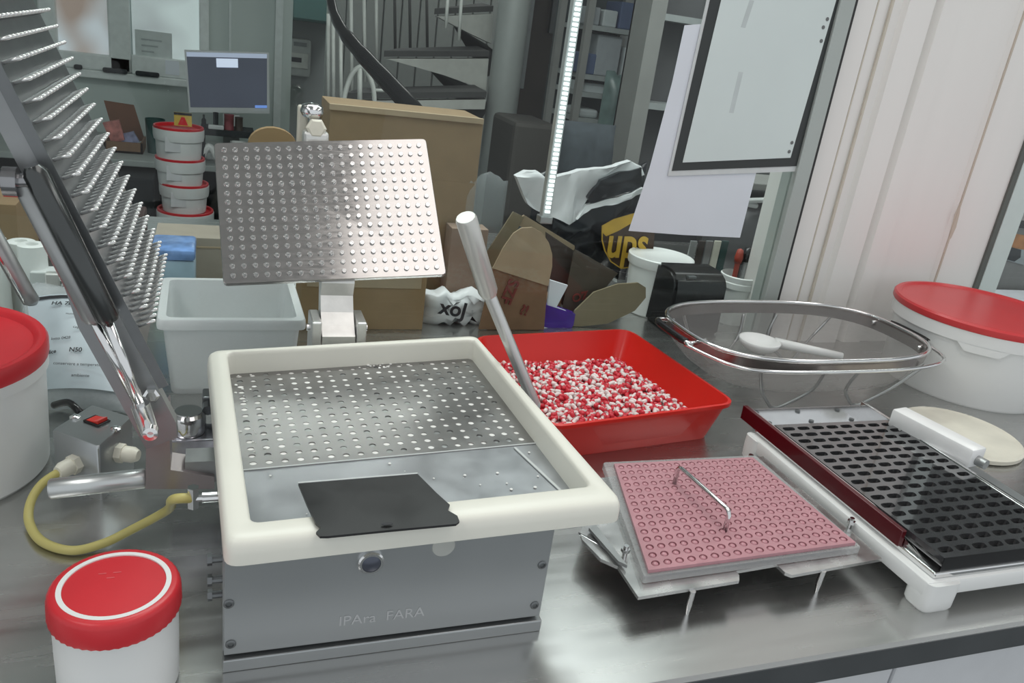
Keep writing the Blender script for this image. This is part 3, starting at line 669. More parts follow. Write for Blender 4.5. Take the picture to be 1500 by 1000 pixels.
bm = new(); tube(bm, smooth_path([V((ctr.x-.275, 1.09, .106)), V((ctr.x-.235, 1.01, .103)), V((ctr.x-.15, .983, .101)), V((ctr.x+.10, .985, .101)), V((ctr.x+.235, 1.02, .103)), V((ctr.x+.262, 1.10, .106))], 8), .0033, 8); obj('front_rail', bm, CHROME, co, smooth=True)
sc2 = thing('plastic_scoop', 'white plastic scoop lying inside the mesh colander', 'scoop', (.95, 1.12, .035))
p = az(1112, 503, .07); bm = new()
lathe(bm, [(0, -.010), (.028, -.006), (.037, .004), (.040, .012), (.036, .0125), (.026, .004), (0, -.002)], V((p.x, p.y, .066)), 28); obj('bowl', bm, WHITE, sc2, smooth=True)
q = az(1235, 516, .07); bm = new(); tube(bm, [V((p.x+.035, p.y, .072)), V((q.x, q.y, .062))], [.010, .007], 10); obj('handle', bm, WHITE, sc2, smooth=True)

# ------------------------------------------------------------------ switch box, hose
sw = thing('switch_box', 'small steel switch box with red rocker switch beside the left bucket', 'switch box', (-.135, .94, 0))
tq4 = [V((-.1775, .927, .07)), V((-.124, .8815, .07)), V((-.095, .953, .07)), V((-.1435, .99, .07))]
bm = new(); loft(bm, [[V((p.x, p.y, 0)) for p in round_quad(tq4, .004, 3)], [p-Z*.003 for p in round_quad(tq4, .004, 3)], [p.lerp(sum(tq4, V())/4, .05) for p in round_quad(tq4, .004, 3)]]); obj('housing', bm, STEEL2, sw, angle=40)
Mx = basis(tq4[1]-tq4[0], tq4[2]-tq4[1], az(142, 618, .07))
bm = new(); box(bm, (-.012, -.009, 0), (.012, .009, .003), .001, M=Mx); rk = obj('switch_bezel', bm, BLACK, sw)
bm = new(); prism(bm, [Mx @ V(p) for p in ((-.009, -.007, .003), (.002, -.007, .0045), (.009, -.007, .007), (.009, -.007, .002), (-.009, -.007, .002))], (Mx.to_3x3() @ V((0, .014, 0)))); obj('rocker', bm, mat('red switch', (.58, .03, .02), .3), rk)
for (px, py) in ((110, 612), (170, 629)):
    bm = new(); lathe(bm, [(0, 0), (.006, 0), (.006, .002), (.003, .004), (0, .004)], az(px, py, .07), 14); obj('screw', bm, CHROME, sw, angle=40)
fl_ = ((tq4[0]+tq4[1])/2); nl = V((tq4[1].y-tq4[0].y, -(tq4[1].x-tq4[0].x), 0)).normalized()
if nl.y > 0: nl = -nl
fr_ = ((tq4[1]+tq4[2])/2); nr = V((tq4[2].y-tq4[1].y, -(tq4[2].x-tq4[1].x), 0)).normalized()
if nr.x < 0: nr = -nr
g0 = V((fl_.x, fl_.y, .038)); g1_ = V((fr_.x, fr_.y, .042))
for (gp, gn) in ((g0, nl), (g1_, nr)):
    bm = new(); tube(bm, [gp-gn*.002, gp+gn*.008], .0115, 6); tube(bm, [gp+gn*.008, gp+gn*.019, gp+gn*.025], [.0095, .0095, .0065], 14); obj('cable_gland', bm, CREAM, sw, angle=40)
he = g0+nl*.02
hs = [he, az(62, 708, .03), az(45, 735, .018), az(43, 765, .008), az(62, 793, .006), az(105, 806, .006), az(150, 796, .008), az(190, 777, .018), az(245, 747, .05), V((hf.x-.03, hf.y+.004, hf.z-.003)), V((hf.x-.012, hf.y, hf.z))]
bm = new(); tube(bm, smooth_path(hs, 7), .0048, 12); hz = obj('rubber_hose', bm, YELLOW, smooth=True); tag(hz, 'yellow rubber hose looping from the switch box to the machine', 'hose')
bm = new(); tube(bm, smooth_path([V((-.19, 1.02, .055)), V((-.17, 1.0, .068)), V((-.155, .985, .06)), V((-.14, 1.02, .02))], 6), .0045, 10); o = obj('black_cable', bm, BLACK, smooth=True); tag(o, 'short black cable curled behind the steel switch box', 'cable')

# ------------------------------------------------------------------ milky tub on the bench at the back left
tubq = [V((-.0795, 1.140, 0)), V((.1245, 1.142, 0)), V((.1215, 1.338, 0)), V((-.083, 1.332, 0))]; tc_ = sum(tubq, V())/4
def tr(s, z, r=.012): return [p+Z*z for p in round_quad([tc_+(p-tc_)*s for p in tubq], r, 4)]
bm = new(); loft(bm, [tr(.82, 0), tr(.84, .004), tr(.92, .100), tr(.925, .108), tr(1.0, .108), tr(1.005, .112), tr(1.0, .1205), tr(.985, .123), tr(.88, .123), tr(.875, .119), tr(.80, .008), tr(.78, .006)])
tb = obj('plastic_tub', bm, MILKY, angle=50); tag(tb, 'milky translucent plastic tub with wide rim behind the machine', 'tub')

# ------------------------------------------------------------------ clear bag with printed label, left back
lb = thing('labelled_bag', 'clear plastic sack with pale blue printed label behind the left bucket', 'bag', (-.2, 1.2, 0))
c = [az(70, 600, 0), az(190, 600, 0), ay(165, 465, 1.33), ay(60, 455, 1.33)]
rr = random.Random(2); bm = new(); G = {}
nu, nv = 14, 14
base = [V((-.225, 1.09, .016)), V((-.105, 1.07, .016)), V((-.125, 1.27, .125)), V((-.27, 1.28, .125))]
for i in range(nu+1):
    for j in range(nv+1):
        u, v = i/nu, j/nv; p = bil(base, u, v); e = math.sin(PI*u)**.6*math.sin(PI*v)**.6
        p += V((0, -.02, .03))*e + V((0, 0, rr.uniform(-.003, .003)))
        G[i, j] = bm.verts.new(p)
for i in range(nu):
    for j in range(nv): bm.faces.new((G[i, j], G[i+1, j], G[i+1, j+1], G[i, j+1]))
r = bmesh.ops.extrude_face_region(bm, geom=bm.faces[:]); bmesh.ops.translate(bm, verts=[v for v in r['geom'] if isinstance(v, bmesh.types.BMVert)], vec=(.0, .03, -.012))
obj('sack', bm, BAGC, lb, smooth=True)
def bagp(u, v, off=.004):
    p = bil(base, u, v); e = math.sin(PI*u)**.6*math.sin(PI*v)**.6
    return p + V((0, -.02, .03))*e + V((0, -off*.7, off))
bm = new(); G = {}
for i in range(9):
    for j in range(9): G[i, j] = bm.verts.new(bagp(.06+.86*i/8, .1+.72*j/8))
for i in range(8):
    for j in range(8): bm.faces.new((G[i, j], G[i+1, j], G[i+1, j+1], G[i, j+1]))
la = obj('label', bm, mat('pale blue label', (.50, .58, .62), .35, 0, .03), lb, smooth=True)
bm = new(); A = [bagp(.08+.8*k/8, .775, .0055) for k in range(9)]; Bq = [bagp(.08+.8*k/8, .80, .0055) for k in range(9)]
vA = [bm.verts.new(p) for p in A]; vB = [bm.verts.new(p) for p in Bq]
for k in range(8): bm.faces.new((vA[k], vA[k+1], vB[k+1], vB[k]))
obj('black_rule', bm, INK, la)
def bagtext(s, u, v, size, bold=False):
    x = bagp(u+.1, v)-bagp(u-.1, v); y = bagp(u, v+.05)-bagp(u, v-.05)
    text('label_print', s, size, basis(x, y, bagp(u, v, .0062)), INK, la, .0001, bold)
bagtext("HA 704'93", .45, .71, .010, True); bagtext('mod. 12', .78, .66, .005); bagtext('numero di lotto', .55, .61, .0055)
bagtext('capsule vuote', .6, .5, .006); bagtext('lotto 0428', .35, .42, .006); bagtext('codice', .22, .33, .008, True); bagtext('N50', .48, .335, .009, True); bagtext('peso netto', .72, .36, .005)
bagtext('conservare a temperatura', .5, .24, .006); bagtext('ambiente', .5, .17, .006)

# ------------------------------------------------------------------ behind the glass: the near clutter
def carton(name, label, px, Y, dep, mt_, ztop=None, zbot=None, bev=.001, cat='carton'):
    x0, x1, z0, z1 = pbox(*px, Y)
    t = thing(name, label, cat, ((x0+x1)/2, Y+dep/2, z0 if zbot is None else zbot))
    bm = new(); box(bm, (x0, Y, z0 if zbot is None else zbot), (x1, Y+dep, z1), bev); obj('box', bm, mt_, t)
    return t, x0, x1, (z0 if zbot is None else zbot), z1
t, x0, x1, z0, z1 = carton('cardboard_box', 'tall brown cardboard box standing behind the raised pressing plate', (476, 163, 692, 480), 1.56, .14, CARD, zbot=0)
zf = ay(690, 268, 1.56).z
bm = new(); box(bm, (x0+.002, 1.5575, z0), (x1-.004, 1.56, zf)); obj('lower_flap', bm, CARD, t)
bm = new(); box(bm, (x0-.002, 1.553, z1-.008), (x1-.002, 1.565, z1+.002)); obj('top_edge', bm, CARD2, t)
t, x0, x1, z0, z1 = carton('cardboard_box', 'low brown cardboard box under the pressing plate behind the hinge', (440, 398, 622, 490), 1.42, .10, mat('mid cardboard', (.27, .18, .095), .85, 0, .06, 25), zbot=0)
bm = new(); box(bm, (x0+.01, 1.4185, z1-.03), (x1-.01, 1.42, z1-.006)); obj('tape_strip', bm, CARD2, t)
bm = new(); p = ay(400, 215, 1.6); prism(bm, [V((p.x+.045*math.cos(a), 1.6, p.z+.035*max(0, math.sin(a)))) for a in [k*PI/12 for k in range(13)]] , (0, .02, 0))
box(bm, (p.x-.045, 1.6, 0), (p.x+.045, 1.62, p.z)); o = obj('cardboard_flap', bm, mat('tan card', (.30, .195, .10), .85)); tag(o, 'round topped brown card sheet left of the chrome knob behind the plate', 'card')
t, x0, x1, z0, z1 = carton('cardboard_box', 'flat tan box under the blue packet behind the milky tub', (228, 348, 345, 470), 1.62, .10, mat('grey tan card', (.33, .29, .24), .85, 0, .05), zbot=0)
bm = new(); box(bm, (x0+.01, 1.6185, z1-.02), (x1-.01, 1.62, z1-.017)); obj('tape_strip', bm, CARD2, t)
bz = z1
x0, x1, z0, z1 = pbox(222, 366, 288, 410, 1.47)
bp_ = thing('blue_packet', 'pile of shiny blue film packets behind the tub, right of the pin lid', 'packets', ((x0+x1)/2, 1.5, 0))
bm = new(); box(bm, (x0, 1.47, 0), (x1, 1.57, .045), .004); obj('lower_packet', bm, mat('pale green packet', (.40, .50, .48), .4, 0, .1), bp_, angle=40)
bm = new(); box(bm, (x0+.002, 1.472, .045), (x1-.003, 1.57, z1-.02), .005); obj('middle_packet', bm, mat('pale blue packet', (.33, .45, .55), .3, 0, .1), bp_, angle=40)
bm = new(); box(bm, (x0-.002, 1.468, z1-.02), (x1-.002, 1.572, z1), .006); obj('top_packet', bm, BLUEP, bp_, angle=40)

# white parcel with black lettering
x0, x1, z0, z1 = pbox(622, 420, 722, 490, 1.44)
wp = thing('courier_bag', 'grey white courier bag with black letters behind the lever handle', 'bag', ((x0+x1)/2, 1.48, 0))
def pillow(x0, x1, y0, y1, z0, z1, seed=0, n=10, puff=.5, tilt=0., jz=.01):
    rr = random.Random(seed); bm = new(); F, K = {}, {}
    for i in range(n+1):
        for j in range(n+1):
            u, v = i/n, j/n; e = (math.sin(PI*u)*math.sin(PI*v))**puff
            x, z = x0+(x1-x0)*u, z0+(z1-z0)*v
            ym = (y0+y1)/2; w = (y1-y0)/2*max(e, .04)
            jit = rr.uniform(-.12, .12)*(y1-y0)*e
            zz = z+rr.uniform(-jz, jz)*(1 if 0 < v else 0)+tilt*(u-.5)*v
            F[i, j] = bm.verts.new((x, ym-w+jit, zz)); K[i, j] = bm.verts.new((x, ym+w, zz))
    for i in range(n):
        for j in range(n):
            bm.faces.new((F[i, j], F[i+1, j], F[i+1, j+1], F[i, j+1])); bm.faces.new((K[i, j], K[i, j+1], K[i+1, j+1], K[i+1, j]))
    for i in range(n):
        for j in (0, n): bm.faces.new((F[i, j], K[i, j], K[i+1, j], F[i+1, j]))
        for j in (0, n): bm.faces.new((F[j, i], F[j, i+1], K[j, i+1], K[j, i]))
    return bm
obj('sheet', pillow(x0, x1, 1.435, 1.495, 0, z1-.015, 4, 10, .35), BAGWHT, wp, smooth=True)
p = ay(664, 453, 1.415); text('black_lettering', 'xoJ', .042, basis(V((1, 0, -.16)), Z, p), INK, wp, .001, True)
x0b, x1b, z0b, z1b = pbox(650, 270, 728, 440, 1.62)
t, *_ = carton('cardboard_box', 'narrow rosy tan box standing behind the lever grip', (655, 335, 708, 470), 1.505, .045, mat('rosy card', (.27, .20, .155), .85, 0, .06), zbot=0)
o = obj('clear_film', pillow(*[ay(683, 300, 1.54).x, ay(745, 300, 1.54).x], 1.548, 1.576, ay(715, 400, 1.53).z, ay(715, 262, 1.53).z, 9, 9, .4), see_through('thin clear film', (.62, .68, .70), .82, .2), smooth=True); tag(o, 'crumpled clear plastic film hanging beside the column behind the lever grip', 'plastic film')

# open carton with round flaps
oc = thing('open_carton', 'open brown shipping carton with rounded flaps and red print behind the red tray', 'carton', (.62, 1.5, 0))
def flap(name, pts, mt_, dep=.004, Y=None):
    pts = [V((p.x, p.y, max(p.z, .0015))) for p in pts]
    bm = new(); prism(bm, pts, (0, dep, 0)); return obj(name, bm, mt_, oc)
Yc = 1.42
lower = [ay(*p, Yc) for p in ((727, 392), (800, 418), (793, 490), (735, 490))]
flap('front_panel', [ay(700, 495, Yc), ay(722, 392, Yc), ay(802, 418, Yc), ay(795, 495, Yc)], CARD3)
up = [ay(x, y, Yc-.004) for x, y in ((722, 393), (738, 362), (752, 342), (764, 334), (780, 333), (794, 341), (804, 355), (809, 372), (809, 390), (803, 419))]
flap('round_flap', up, CARD2)
flap('round_flap', [ay(x, y, 1.44) for x, y in ((836, 487), (842, 455), (870, 428), (905, 416), (935, 414), (946, 421), (946, 436), (930, 455), (890, 474), (850, 486))], mat('olive card', (.22, .18, .115), .85, 0, .06))
flap('side_flap', [ay(x, y, 1.52) for x, y in ((700, 390), (752, 310), (768, 318), (722, 400))], mat('olive card', (.22, .18, .115), .85))
flap('rear_flap', [ay(x, y, 1.54) for x, y in ((752, 325), (768, 315), (842, 360), (842, 372), (808, 360))], CARD2)
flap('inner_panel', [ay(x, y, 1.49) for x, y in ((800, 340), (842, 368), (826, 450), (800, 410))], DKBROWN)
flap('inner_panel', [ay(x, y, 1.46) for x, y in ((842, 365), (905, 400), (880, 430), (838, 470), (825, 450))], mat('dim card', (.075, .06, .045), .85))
bm = new(); box(bm, (.52, 1.47, 0), (.68, 1.52, .05)); obj('body', bm, CARD3, oc)
REDPR = mat('dark red print', (.16, .03, .025), .8)
text('red_print', 'SZF', .033, basis(V((-.28, 0, -1)), V((1, 0, -.25)), ay(746, 427, Yc-.003)), REDPR, oc, .0008, True)
text('red_print', '?!', .03, basis(V((1, 0, -.25)), Z, ay(768, 455, Yc-.003)), REDPR, oc, .0008, True)
text('red_print', 'OZ', .025, basis(V((1, 0, .3)), Z, ay(850, 435, 1.455)), REDPR, oc, .0008, True)
pu = thing('purple_packet', 'purple foil packet tucked between the carton flaps behind the tray', 'packet', ay(820, 485, 1.44))
bm = new(); prism(bm, [ay(x, y, 1.435) for x, y in ((799, 446), (843, 460), (840, 476), (832, 490), (795, 490))], (0, .02, 0)); obj('foil', bm, PURPLE, pu)
bm = new(); prism(bm, [ay(x, y, 1.437) for x, y in ((806, 410), (832, 418), (815, 450), (842, 460), (802, 447))], (0, .006, 0)); obj('paper_insert', bm, PAPER, pu)
bm = new(); prism(bm, [ay(x, y, 1.434) for x, y in ((793, 478), (806, 481), (804, 490), (792, 489))], (0, .002, 0)); obj('white_patch', bm, PAPER, pu)

# black and white courier sack with the shield logo
us = thing('courier_sack', 'black and white courier sack with gold shield and the letters ups', 'sack', (.74, 1.62, 0))
xa, xb = ay(805, 330, 1.6).x, ay(968, 330, 1.6).x; za, zb = .02, ay(880, 262, 1.6).z
obj('black_body', pillow(xa, xb, 1.64, 1.80, za, zb, 8, 12, .3, .05), BAGBLK, us, smooth=True)
def sheet(pts, Y, th, mt_, name, par, sag=0, seed=1):
    bm = new(); rr = random.Random(seed)
    f = bm.faces.new([bm.verts.new(ay(x, y, Y)+V((0, rr.uniform(-.006, .006), 0))) for x, y in pts])
    bmesh.ops.triangulate(bm, faces=[f]); bmesh.ops.subdivide_edges(bm, edges=bm.edges[:], cuts=3, use_grid_fill=True)
    for v in bm.verts:
        q = v.co*22; v.co.y += .011*noise.noise(q)+.005*noise.noise(q*2.7); v.co.z += .004*noise.noise(q*1.5+V((9, 0, 0)))
    g = bmesh.ops.extrude_face_region(bm, geom=bm.faces[:]); bmesh.ops.translate(bm, verts=[v for v in g['geom'] if isinstance(v, bmesh.types.BMVert)], vec=(0, th, 0))
    return obj(name, bm, mt_, par, angle=35)
sheet(((757, 258), (772, 250), (790, 252), (802, 262), (850, 250), (900, 243), (925, 237), (940, 243), (943, 255), (915, 262), (880, 262), (862, 290), (845, 322), (832, 328), (812, 318), (790, 310), (775, 300), (768, 285)), 1.615, .02, BAGWHT, 'white_fold', us)
sheet(((845, 322), (862, 302), (905, 288), (942, 276), (942, 284), (905, 297), (868, 306)), 1.600, .012, BAGWHT, 'white_fold', us)
sheet(((878, 262), (940, 246), (943, 272), (905, 286), (866, 298), (862, 290)), 1.605, .012, BAGBLK, 'black_fold', us)
sheet(((815, 372), (850, 384), (905, 410), (903, 413), (848, 389), (812, 376)), 1.605, .004, WHITE2, 'white_seam', us)
Ys = 1.610
shield = [ay(x, y, Ys) for x, y in ((882, 332), (898, 322), (925, 314), (955, 310), (960, 330), (957, 365), (940, 385), (910, 394), (895, 384), (885, 365))]
bm = new(); prism(bm, shield, (0, .006, 0)); sh = obj('shield', bm, BROWN, us)
bm = new(); prism(bm, [ay(x, y, Ys-.001) for x, y in ((882, 331), (900, 321), (928, 313), (957, 309), (958, 313), (930, 324), (906, 338), (888, 346), (882, 340))], (0, .003, 0)); obj('gold_band', bm, GOLD, sh)
bm = new(); tube(bm, [ay(x, y, Ys) for x, y in ((882, 335), (882, 352), (886, 367), (895, 383), (910, 393), (930, 390))], .0016, 6); obj('gold_outline', bm, GOLD, sh)
text('ups_lettering', 'ups', .083, basis(V((1, 0, .02)), Z, ay(920, 357, Ys-.003))@Matrix.Scale(.92, 4, V((1, 0, 0)))@Matrix.Scale(1.25, 4, V((0, 1, 0))), GOLD, sh, .001, True)

# white lidded tub, black box, jar with brushes
x0, x1, z0, z1 = pbox(926, 372, 1011, 474, 1.52)
wb = thing('white_tub', 'white lidded tub standing in front of the courier sack', 'tub', ((x0+x1)/2, 1.548, 0)); r = (x1-x0)/2
bm = new(); lathe(bm, [(0, 0), (r*.80, 0), (r*.84, .003), (r*.93, z1-.032), (0, z1-.03)], ((x0+x1)/2, 1.548, 0), 40); obj('body', bm, WHITE, wb, angle=40)
bm = new(); lathe(bm, [(0, z1-.032), (r*.98, z1-.032), (r, z1-.028), (r, z1-.012), (r*.96, z1-.01), (r*.9, z1-.013), (0, z1-.013)], ((x0+x1)/2, 1.548, 0), 40); obj('lid', bm, WHITE, wb, angle=40)
x0, x1, z0, z1 = pbox(978, 398, 1054, 478, 1.42)
bb = thing('black_case', 'black plastic case with slanted top beside the white lidded tub', 'case', ((x0+x1)/2, 1.45, 0))
bm = new(); prism(bm, [V((x0, y, z)) for y, z in ((1.395, 0), (1.40, z1-.025), (1.41, z1-.01), (1.43, z1), (1.49, z1), (1.50, 0))], (x1-x0, 0, 0))
bmesh.ops.bevel(bm, geom=bm.edges[:], offset=.006, segments=2, affect='EDGES'); obj('shell', bm, BLACK, bb, angle=40)
bm = new(); box(bm, (x0+.03, 1.405, z1-.012), (x0+.05, 1.416, z1-.006), .001); obj('latch', bm, DKMETAL, bb)
x0, x1, z0, z1 = pbox(1060, 405, 1107, 470, 1.47)
cj = thing('white_cup', 'white ribbed plastic cup holding brushes beside the black case', 'cup', ((x0+x1)/2, 1.47, 0)); r = (x1-x0)/2; cx = (x0+x1)/2
bm = new(); lathe(bm, [(0, 0), (r*.85, 0), (r*.9, z1-.03), (r*1.02, z1-.028), (r*1.02, z1-.016), (r*.98, z1-.014), (r*1.0, z1-.002), (r*.94, z1), (r*.85, .006), (0, .006)], (cx, 1.49, 0), 32); obj('cup', bm, WHITE, cj, angle=40)
for i, (dx, hgt, rad, mt_, lab, top) in enumerate(((-.012, .075, .006, mat('red handle', (.35, .05, .03), .4), 'red handled brush standing in the white cup', .010), (.008, .085, .005, WHITE2, 'white handled brush with black tip in the white cup', .014), (.0, .06, .004, DKMETAL, 'short dark metal rod standing in the white cup', .005))):
    t = thing('brush', lab, 'brush', (cx+dx, 1.49, .01)); bm = new(); tube(bm, [(cx+dx, 1.49, .008), (cx+dx*1.2, 1.49+.003*i, z1+hgt*.35)], rad, 10); obj('handle', bm, mt_, t, smooth=False)
    bm = new(); lathe(bm, [(0, 0), (top*.8, 0), (top, .012), (top*.7, .03), (0, .034)], (cx+dx*1.2, 1.49+.003*i, z1+hgt*.35), 12); obj('head', bm, BLACK if i else mt_, t, smooth=True)
# row of spatulas behind the case
for i, (px, mt_, lab) in enumerate(((1008, GREYM, 'grey steel spatula standing leftmost behind the black case'), (1020, DKBROWN, 'brown handled spatula second from left behind the black case'), (1031, GREYM, 'pale steel spatula in the middle behind the black case'), (1043, CREAM, 'cream handled spatula right of middle behind the black case'), (1054, GREEND, 'dark green handled tool standing rightmost behind the black case'))):
    t = thing('spatula', lab, 'spatula', (ay(px, 470, 1.56).x, 1.56, 0)); a, b = ay(px+2, 440, 1.56), ay(px-2, 352, 1.56); a.z = 0.012; bm = new()
    tube(bm, [a, a.lerp(b, .6)], .006, 8); obj('handle', bm, mt_, t)
    bm = new(); d = b-a; q = a+d*.55; box(bm, (q.x-.009, q.y-.002, q.z), (q.x+.009, q.y+.002, b.z), .001); obj('blade', bm, mt_, t)
bm = new(); x0, x1, z0, z1 = pbox(1000, 396, 1062, 470, 1.53); box(bm, (x0, 1.53, 0), (x1, 1.60, .012), .003); o = obj('tool_holder', bm, DKMETAL); tag(o, 'dark flat tool holder under the spatulas behind the case', 'holder')
# grey machine behind glass at right (pan lid and white coil)
x0, x1, z0, z1 = pbox(1085, 275, 1150, 400, 1.75)
gp = thing('grey_appliance', 'dim grey round appliance seen through the glass beside the right jamb', 'appliance', ((x0+x1)/2, 1.8, 0))
bm = new(); lathe(bm, [(0, 0), (.12, 0), (.13, .01), (.13, z1-.10), (.115, z1-.06), (.07, z1-.035), (0, z1-.03)], ((x0+x1)/2+.05, 1.86, 0), 32); obj('body', bm, mat('dim grey steel', (.12, .12, .125), .35, .4, .1), gp, smooth=True)
bm = new(); box(bm, (x0-.02, 1.74, z1-.005), (x1+.05, 1.9, z1+.012), .003); obj('top_plate', bm, SHELFM, gp)
bm = new(); tube(bm, smooth_path([V((x0+.02+.05*math.cos(k*.8), 1.73+.01*k*.2, z1-.022-.004*k)) for k in range(7)], 4), .007, 8); obj('white_hose', bm, WHITE2, gp, smooth=True)

# items on / at the glass: hanging sheet, framed sleeve, LED strip
hp_ = [ay(x, y, GY-.0055) for x, y in ((1003, 37), (1100, 30), (1108, 252), (1084, 348), (1000, 344), (921, 338), (952, 245), (985, 120))]
bm = new(); prism(bm, hp_, (0, .001, 0)); o = obj('paper_sheet', bm, PAPER); tag(o, 'plain white sheet hanging on the glass below the black edged notice', 'paper')
ns = thing('framed_notice', 'black edged white notice in a clear sleeve fixed to the glass', 'notice', ay(1080, 245, GY-.004))
cq = [ay(975, 253, GY-.0085), ay(1172, 246, GY-.0085)]
bl_, br_ = ay(984, 250, GY-.0085), ay(1168, 243, GY-.0085); xl, xr, zl = bl_.x, br_.x, (bl_.z+br_.z)/2
q = [bl_, br_, V((1.108, GY-.0085, .86)), V((.822, GY-.0085, .86))]
cq = sum(q, V())/4
bm = new(); prism(bm, [p+(p-cq).normalized()*.012 for p in q], (0, .002, 0)); obj('clear_sleeve', bm, mat('white sleeve edge', (.62, .65, .65), .3), ns)
bm = new(); prism(bm, [p-V((0, .0012, 0)) for p in q], (0, .0012, 0)); obj('black_border', bm, mat('black border', (.03, .035, .035), .4), ns)
inn = [ay(1000, 238, GY-.0110), ay(1158, 231, GY-.0110), V((1.088, GY-.0110, .85)), V((.845, GY-.0110, .85))]
bm = new(); prism(bm, inn, (0, .001, 0)); sh_ = obj('white_page', bm, mat('greenish page', (.66, .74, .73), .45, 0, .03, 4), ns)
for (px, py) in ((1206, 40), (1212, 28), (1203, 60), (1160, 209), (1156, 222)):
    p = ay(px, py, GY-.0112); bm = new(); lathe(bm, [(0, 0), (.0036, 0), (.0036, .0004), (0, .0005)], p, 10, (0, -1, 0)); obj('punch_hole', bm, mat('grey hole', (.15, .16, .16), .6), sh_)
for (x0, y0, x1, y1) in ((1085, 40, 1098, 0), (1068, 165, 1082, 105)):
    a, b = ay(x0, y0, GY-.0111), ay(x1, y1, GY-.0111); bm = new(); prism(bm, [a, a+V((.010, 0, 0)), b+V((.010, 0, 0)), b], (0, .0003, 0)); obj('faint_print', bm, mat('faint print', (.54, .60, .60), .5), sh_)
ld = thing('led_strip', 'upright strip of bright white LEDs mounted behind the glass', 'light strip', (.58, GY+.03, .25))
bm = new(); box(bm, (.5705, GY+.018, .243), (.5885, GY+.034, 1.72), .002); obj('channel', bm, mat('led channel', (.55, .57, .57), .3, .6), ld)
ledm = mat('white LED', (.93, 1, 1), .4, 0, 0, emit=1.2)
led0 = None
for k in range(52):
    p = V((.5795, GY+.0165, .255+k*.0082))
    if led0 is None:
        bm = new(); box(bm, (-.0052, -.0015, -.0026), (.0052, .0015, .0026), .0008); led0 = obj('led', bm, ledm, ld); led0.location = p
    else: copy_obj(led0, p, ld)
bm = new(); box(bm, (.567, GY+.014, .232), (.592, GY+.038, .246), .002); obj('end_cap', bm, GREYM, ld)

# left of the pin lid, behind glass and on bench
pr_ = thing('paper_rolls_box', 'brown carton of white goods behind the left bucket', 'carton', (-.38, 1.5, 0))
x0, x1, z0, z1 = pbox(-60, 395, 40, 470, 1.46)
bm = new(); box(bm, (x0, 1.45, 0), (x1, 1.6, z1), .001); obj('box', bm, CARD2, pr_)
x0, x1, z0, z1 = pbox(-80, 292, 30, 345, 1.75)
bm = new(); box(bm, (x0, 1.72, 0), (x1, 1.9, z1), .001); o = obj('cardboard_box', bm, CARD); tag(o, 'brown cardboard box far left behind the white rolls', 'carton')
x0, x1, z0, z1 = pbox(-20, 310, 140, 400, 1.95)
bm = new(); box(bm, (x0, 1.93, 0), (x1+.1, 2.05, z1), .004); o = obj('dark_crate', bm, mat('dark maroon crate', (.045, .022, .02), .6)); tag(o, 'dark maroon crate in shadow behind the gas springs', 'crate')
for i, (px, py, lab) in enumerate(((15, 343, 'white paper roll standing tallest at the back of the three rolls'), (24, 355, 'white paper roll standing in the middle of the three rolls'), (20, 366, 'white paper roll standing nearest of the three rolls'))):
    p = ay(px, py, 1.44-.02*i); r = .021
    bm = new(); lathe(bm, [(0, 0), (r, 0), (r, p.z-.001), (r*.9, p.z), (r*.45, p.z), (r*.42, p.z-.01), (0, p.z-.01)], (p.x, 1.415-.028*i*0+[.0, 0, 0][i]-.0*i, 0), 24)
    bmesh.ops.translate(bm, verts=bm.verts[:], vec=((i-1)*.0+[-.022, .022, 0][i], [0, 0, -.0][i]+[.0, 0, -.03+.03][i], 0))
    if i == 2: bmesh.ops.translate(bm, verts=bm.verts[:], vec=(0, .038, 0))
    o = obj('paper_roll', bm, WHITE, angle=40); tag(o, lab, 'paper roll', 'white paper rolls at the left')
x0, x1, z0, z1 = pbox(48, 395, 110, 450, 1.40)
bm = new(); box(bm, (x0, 1.385, 0), (x1-.02, 1.42, z1), .002); o = obj('white_carton', bm, WHITE2); tag(o, 'plain white carton behind the labelled plastic sack', 'carton')
tl = thing('steel_clamp', 'small steel clamp lying on the white carton beside the gas spring', 'clamp', ay(85, 440, 1.37))
a = ay(83, 418, 1.37); bm = new(); box(bm, (a.x-.014, 1.36, a.z-.03), (a.x+.006, 1.376, a.z+.022), .002); obj('jaw', bm, ALU, tl)
bm = new(); prism(bm, [ay(x, y, 1.36) for x, y in ((64, 442), (78, 428), (104, 418), (106, 432), (88, 445))], (0, .016, 0)); obj('wedge', bm, DKMETAL, tl)
bm = new(); tube(bm, [ay(80, 412, 1.37), ay(96, 408, 1.37)], .006, 10); obj('screw', bm, CHROME, tl)
ro = thing('steel_lever', 'slim grey steel lever arm rising at the left edge above the bucket', 'lever', ay(45, 440, 1.14))
bm = new(); tube(bm, [ay(-60, 255, 1.12), ay(36, 425, 1.14), ay(46, 441, 1.14), ay(47, 446, 1.14)], [.0105, .0105, .0105, .006], 14); obj('rod', bm, GREYM, ro, smooth=True)
bm = new(); tube(bm, [ay(-60, 270, 1.115), ay(38, 442, 1.135)], .004, 10); obj('thin_rod', bm, CHROME, ro, smooth=True)

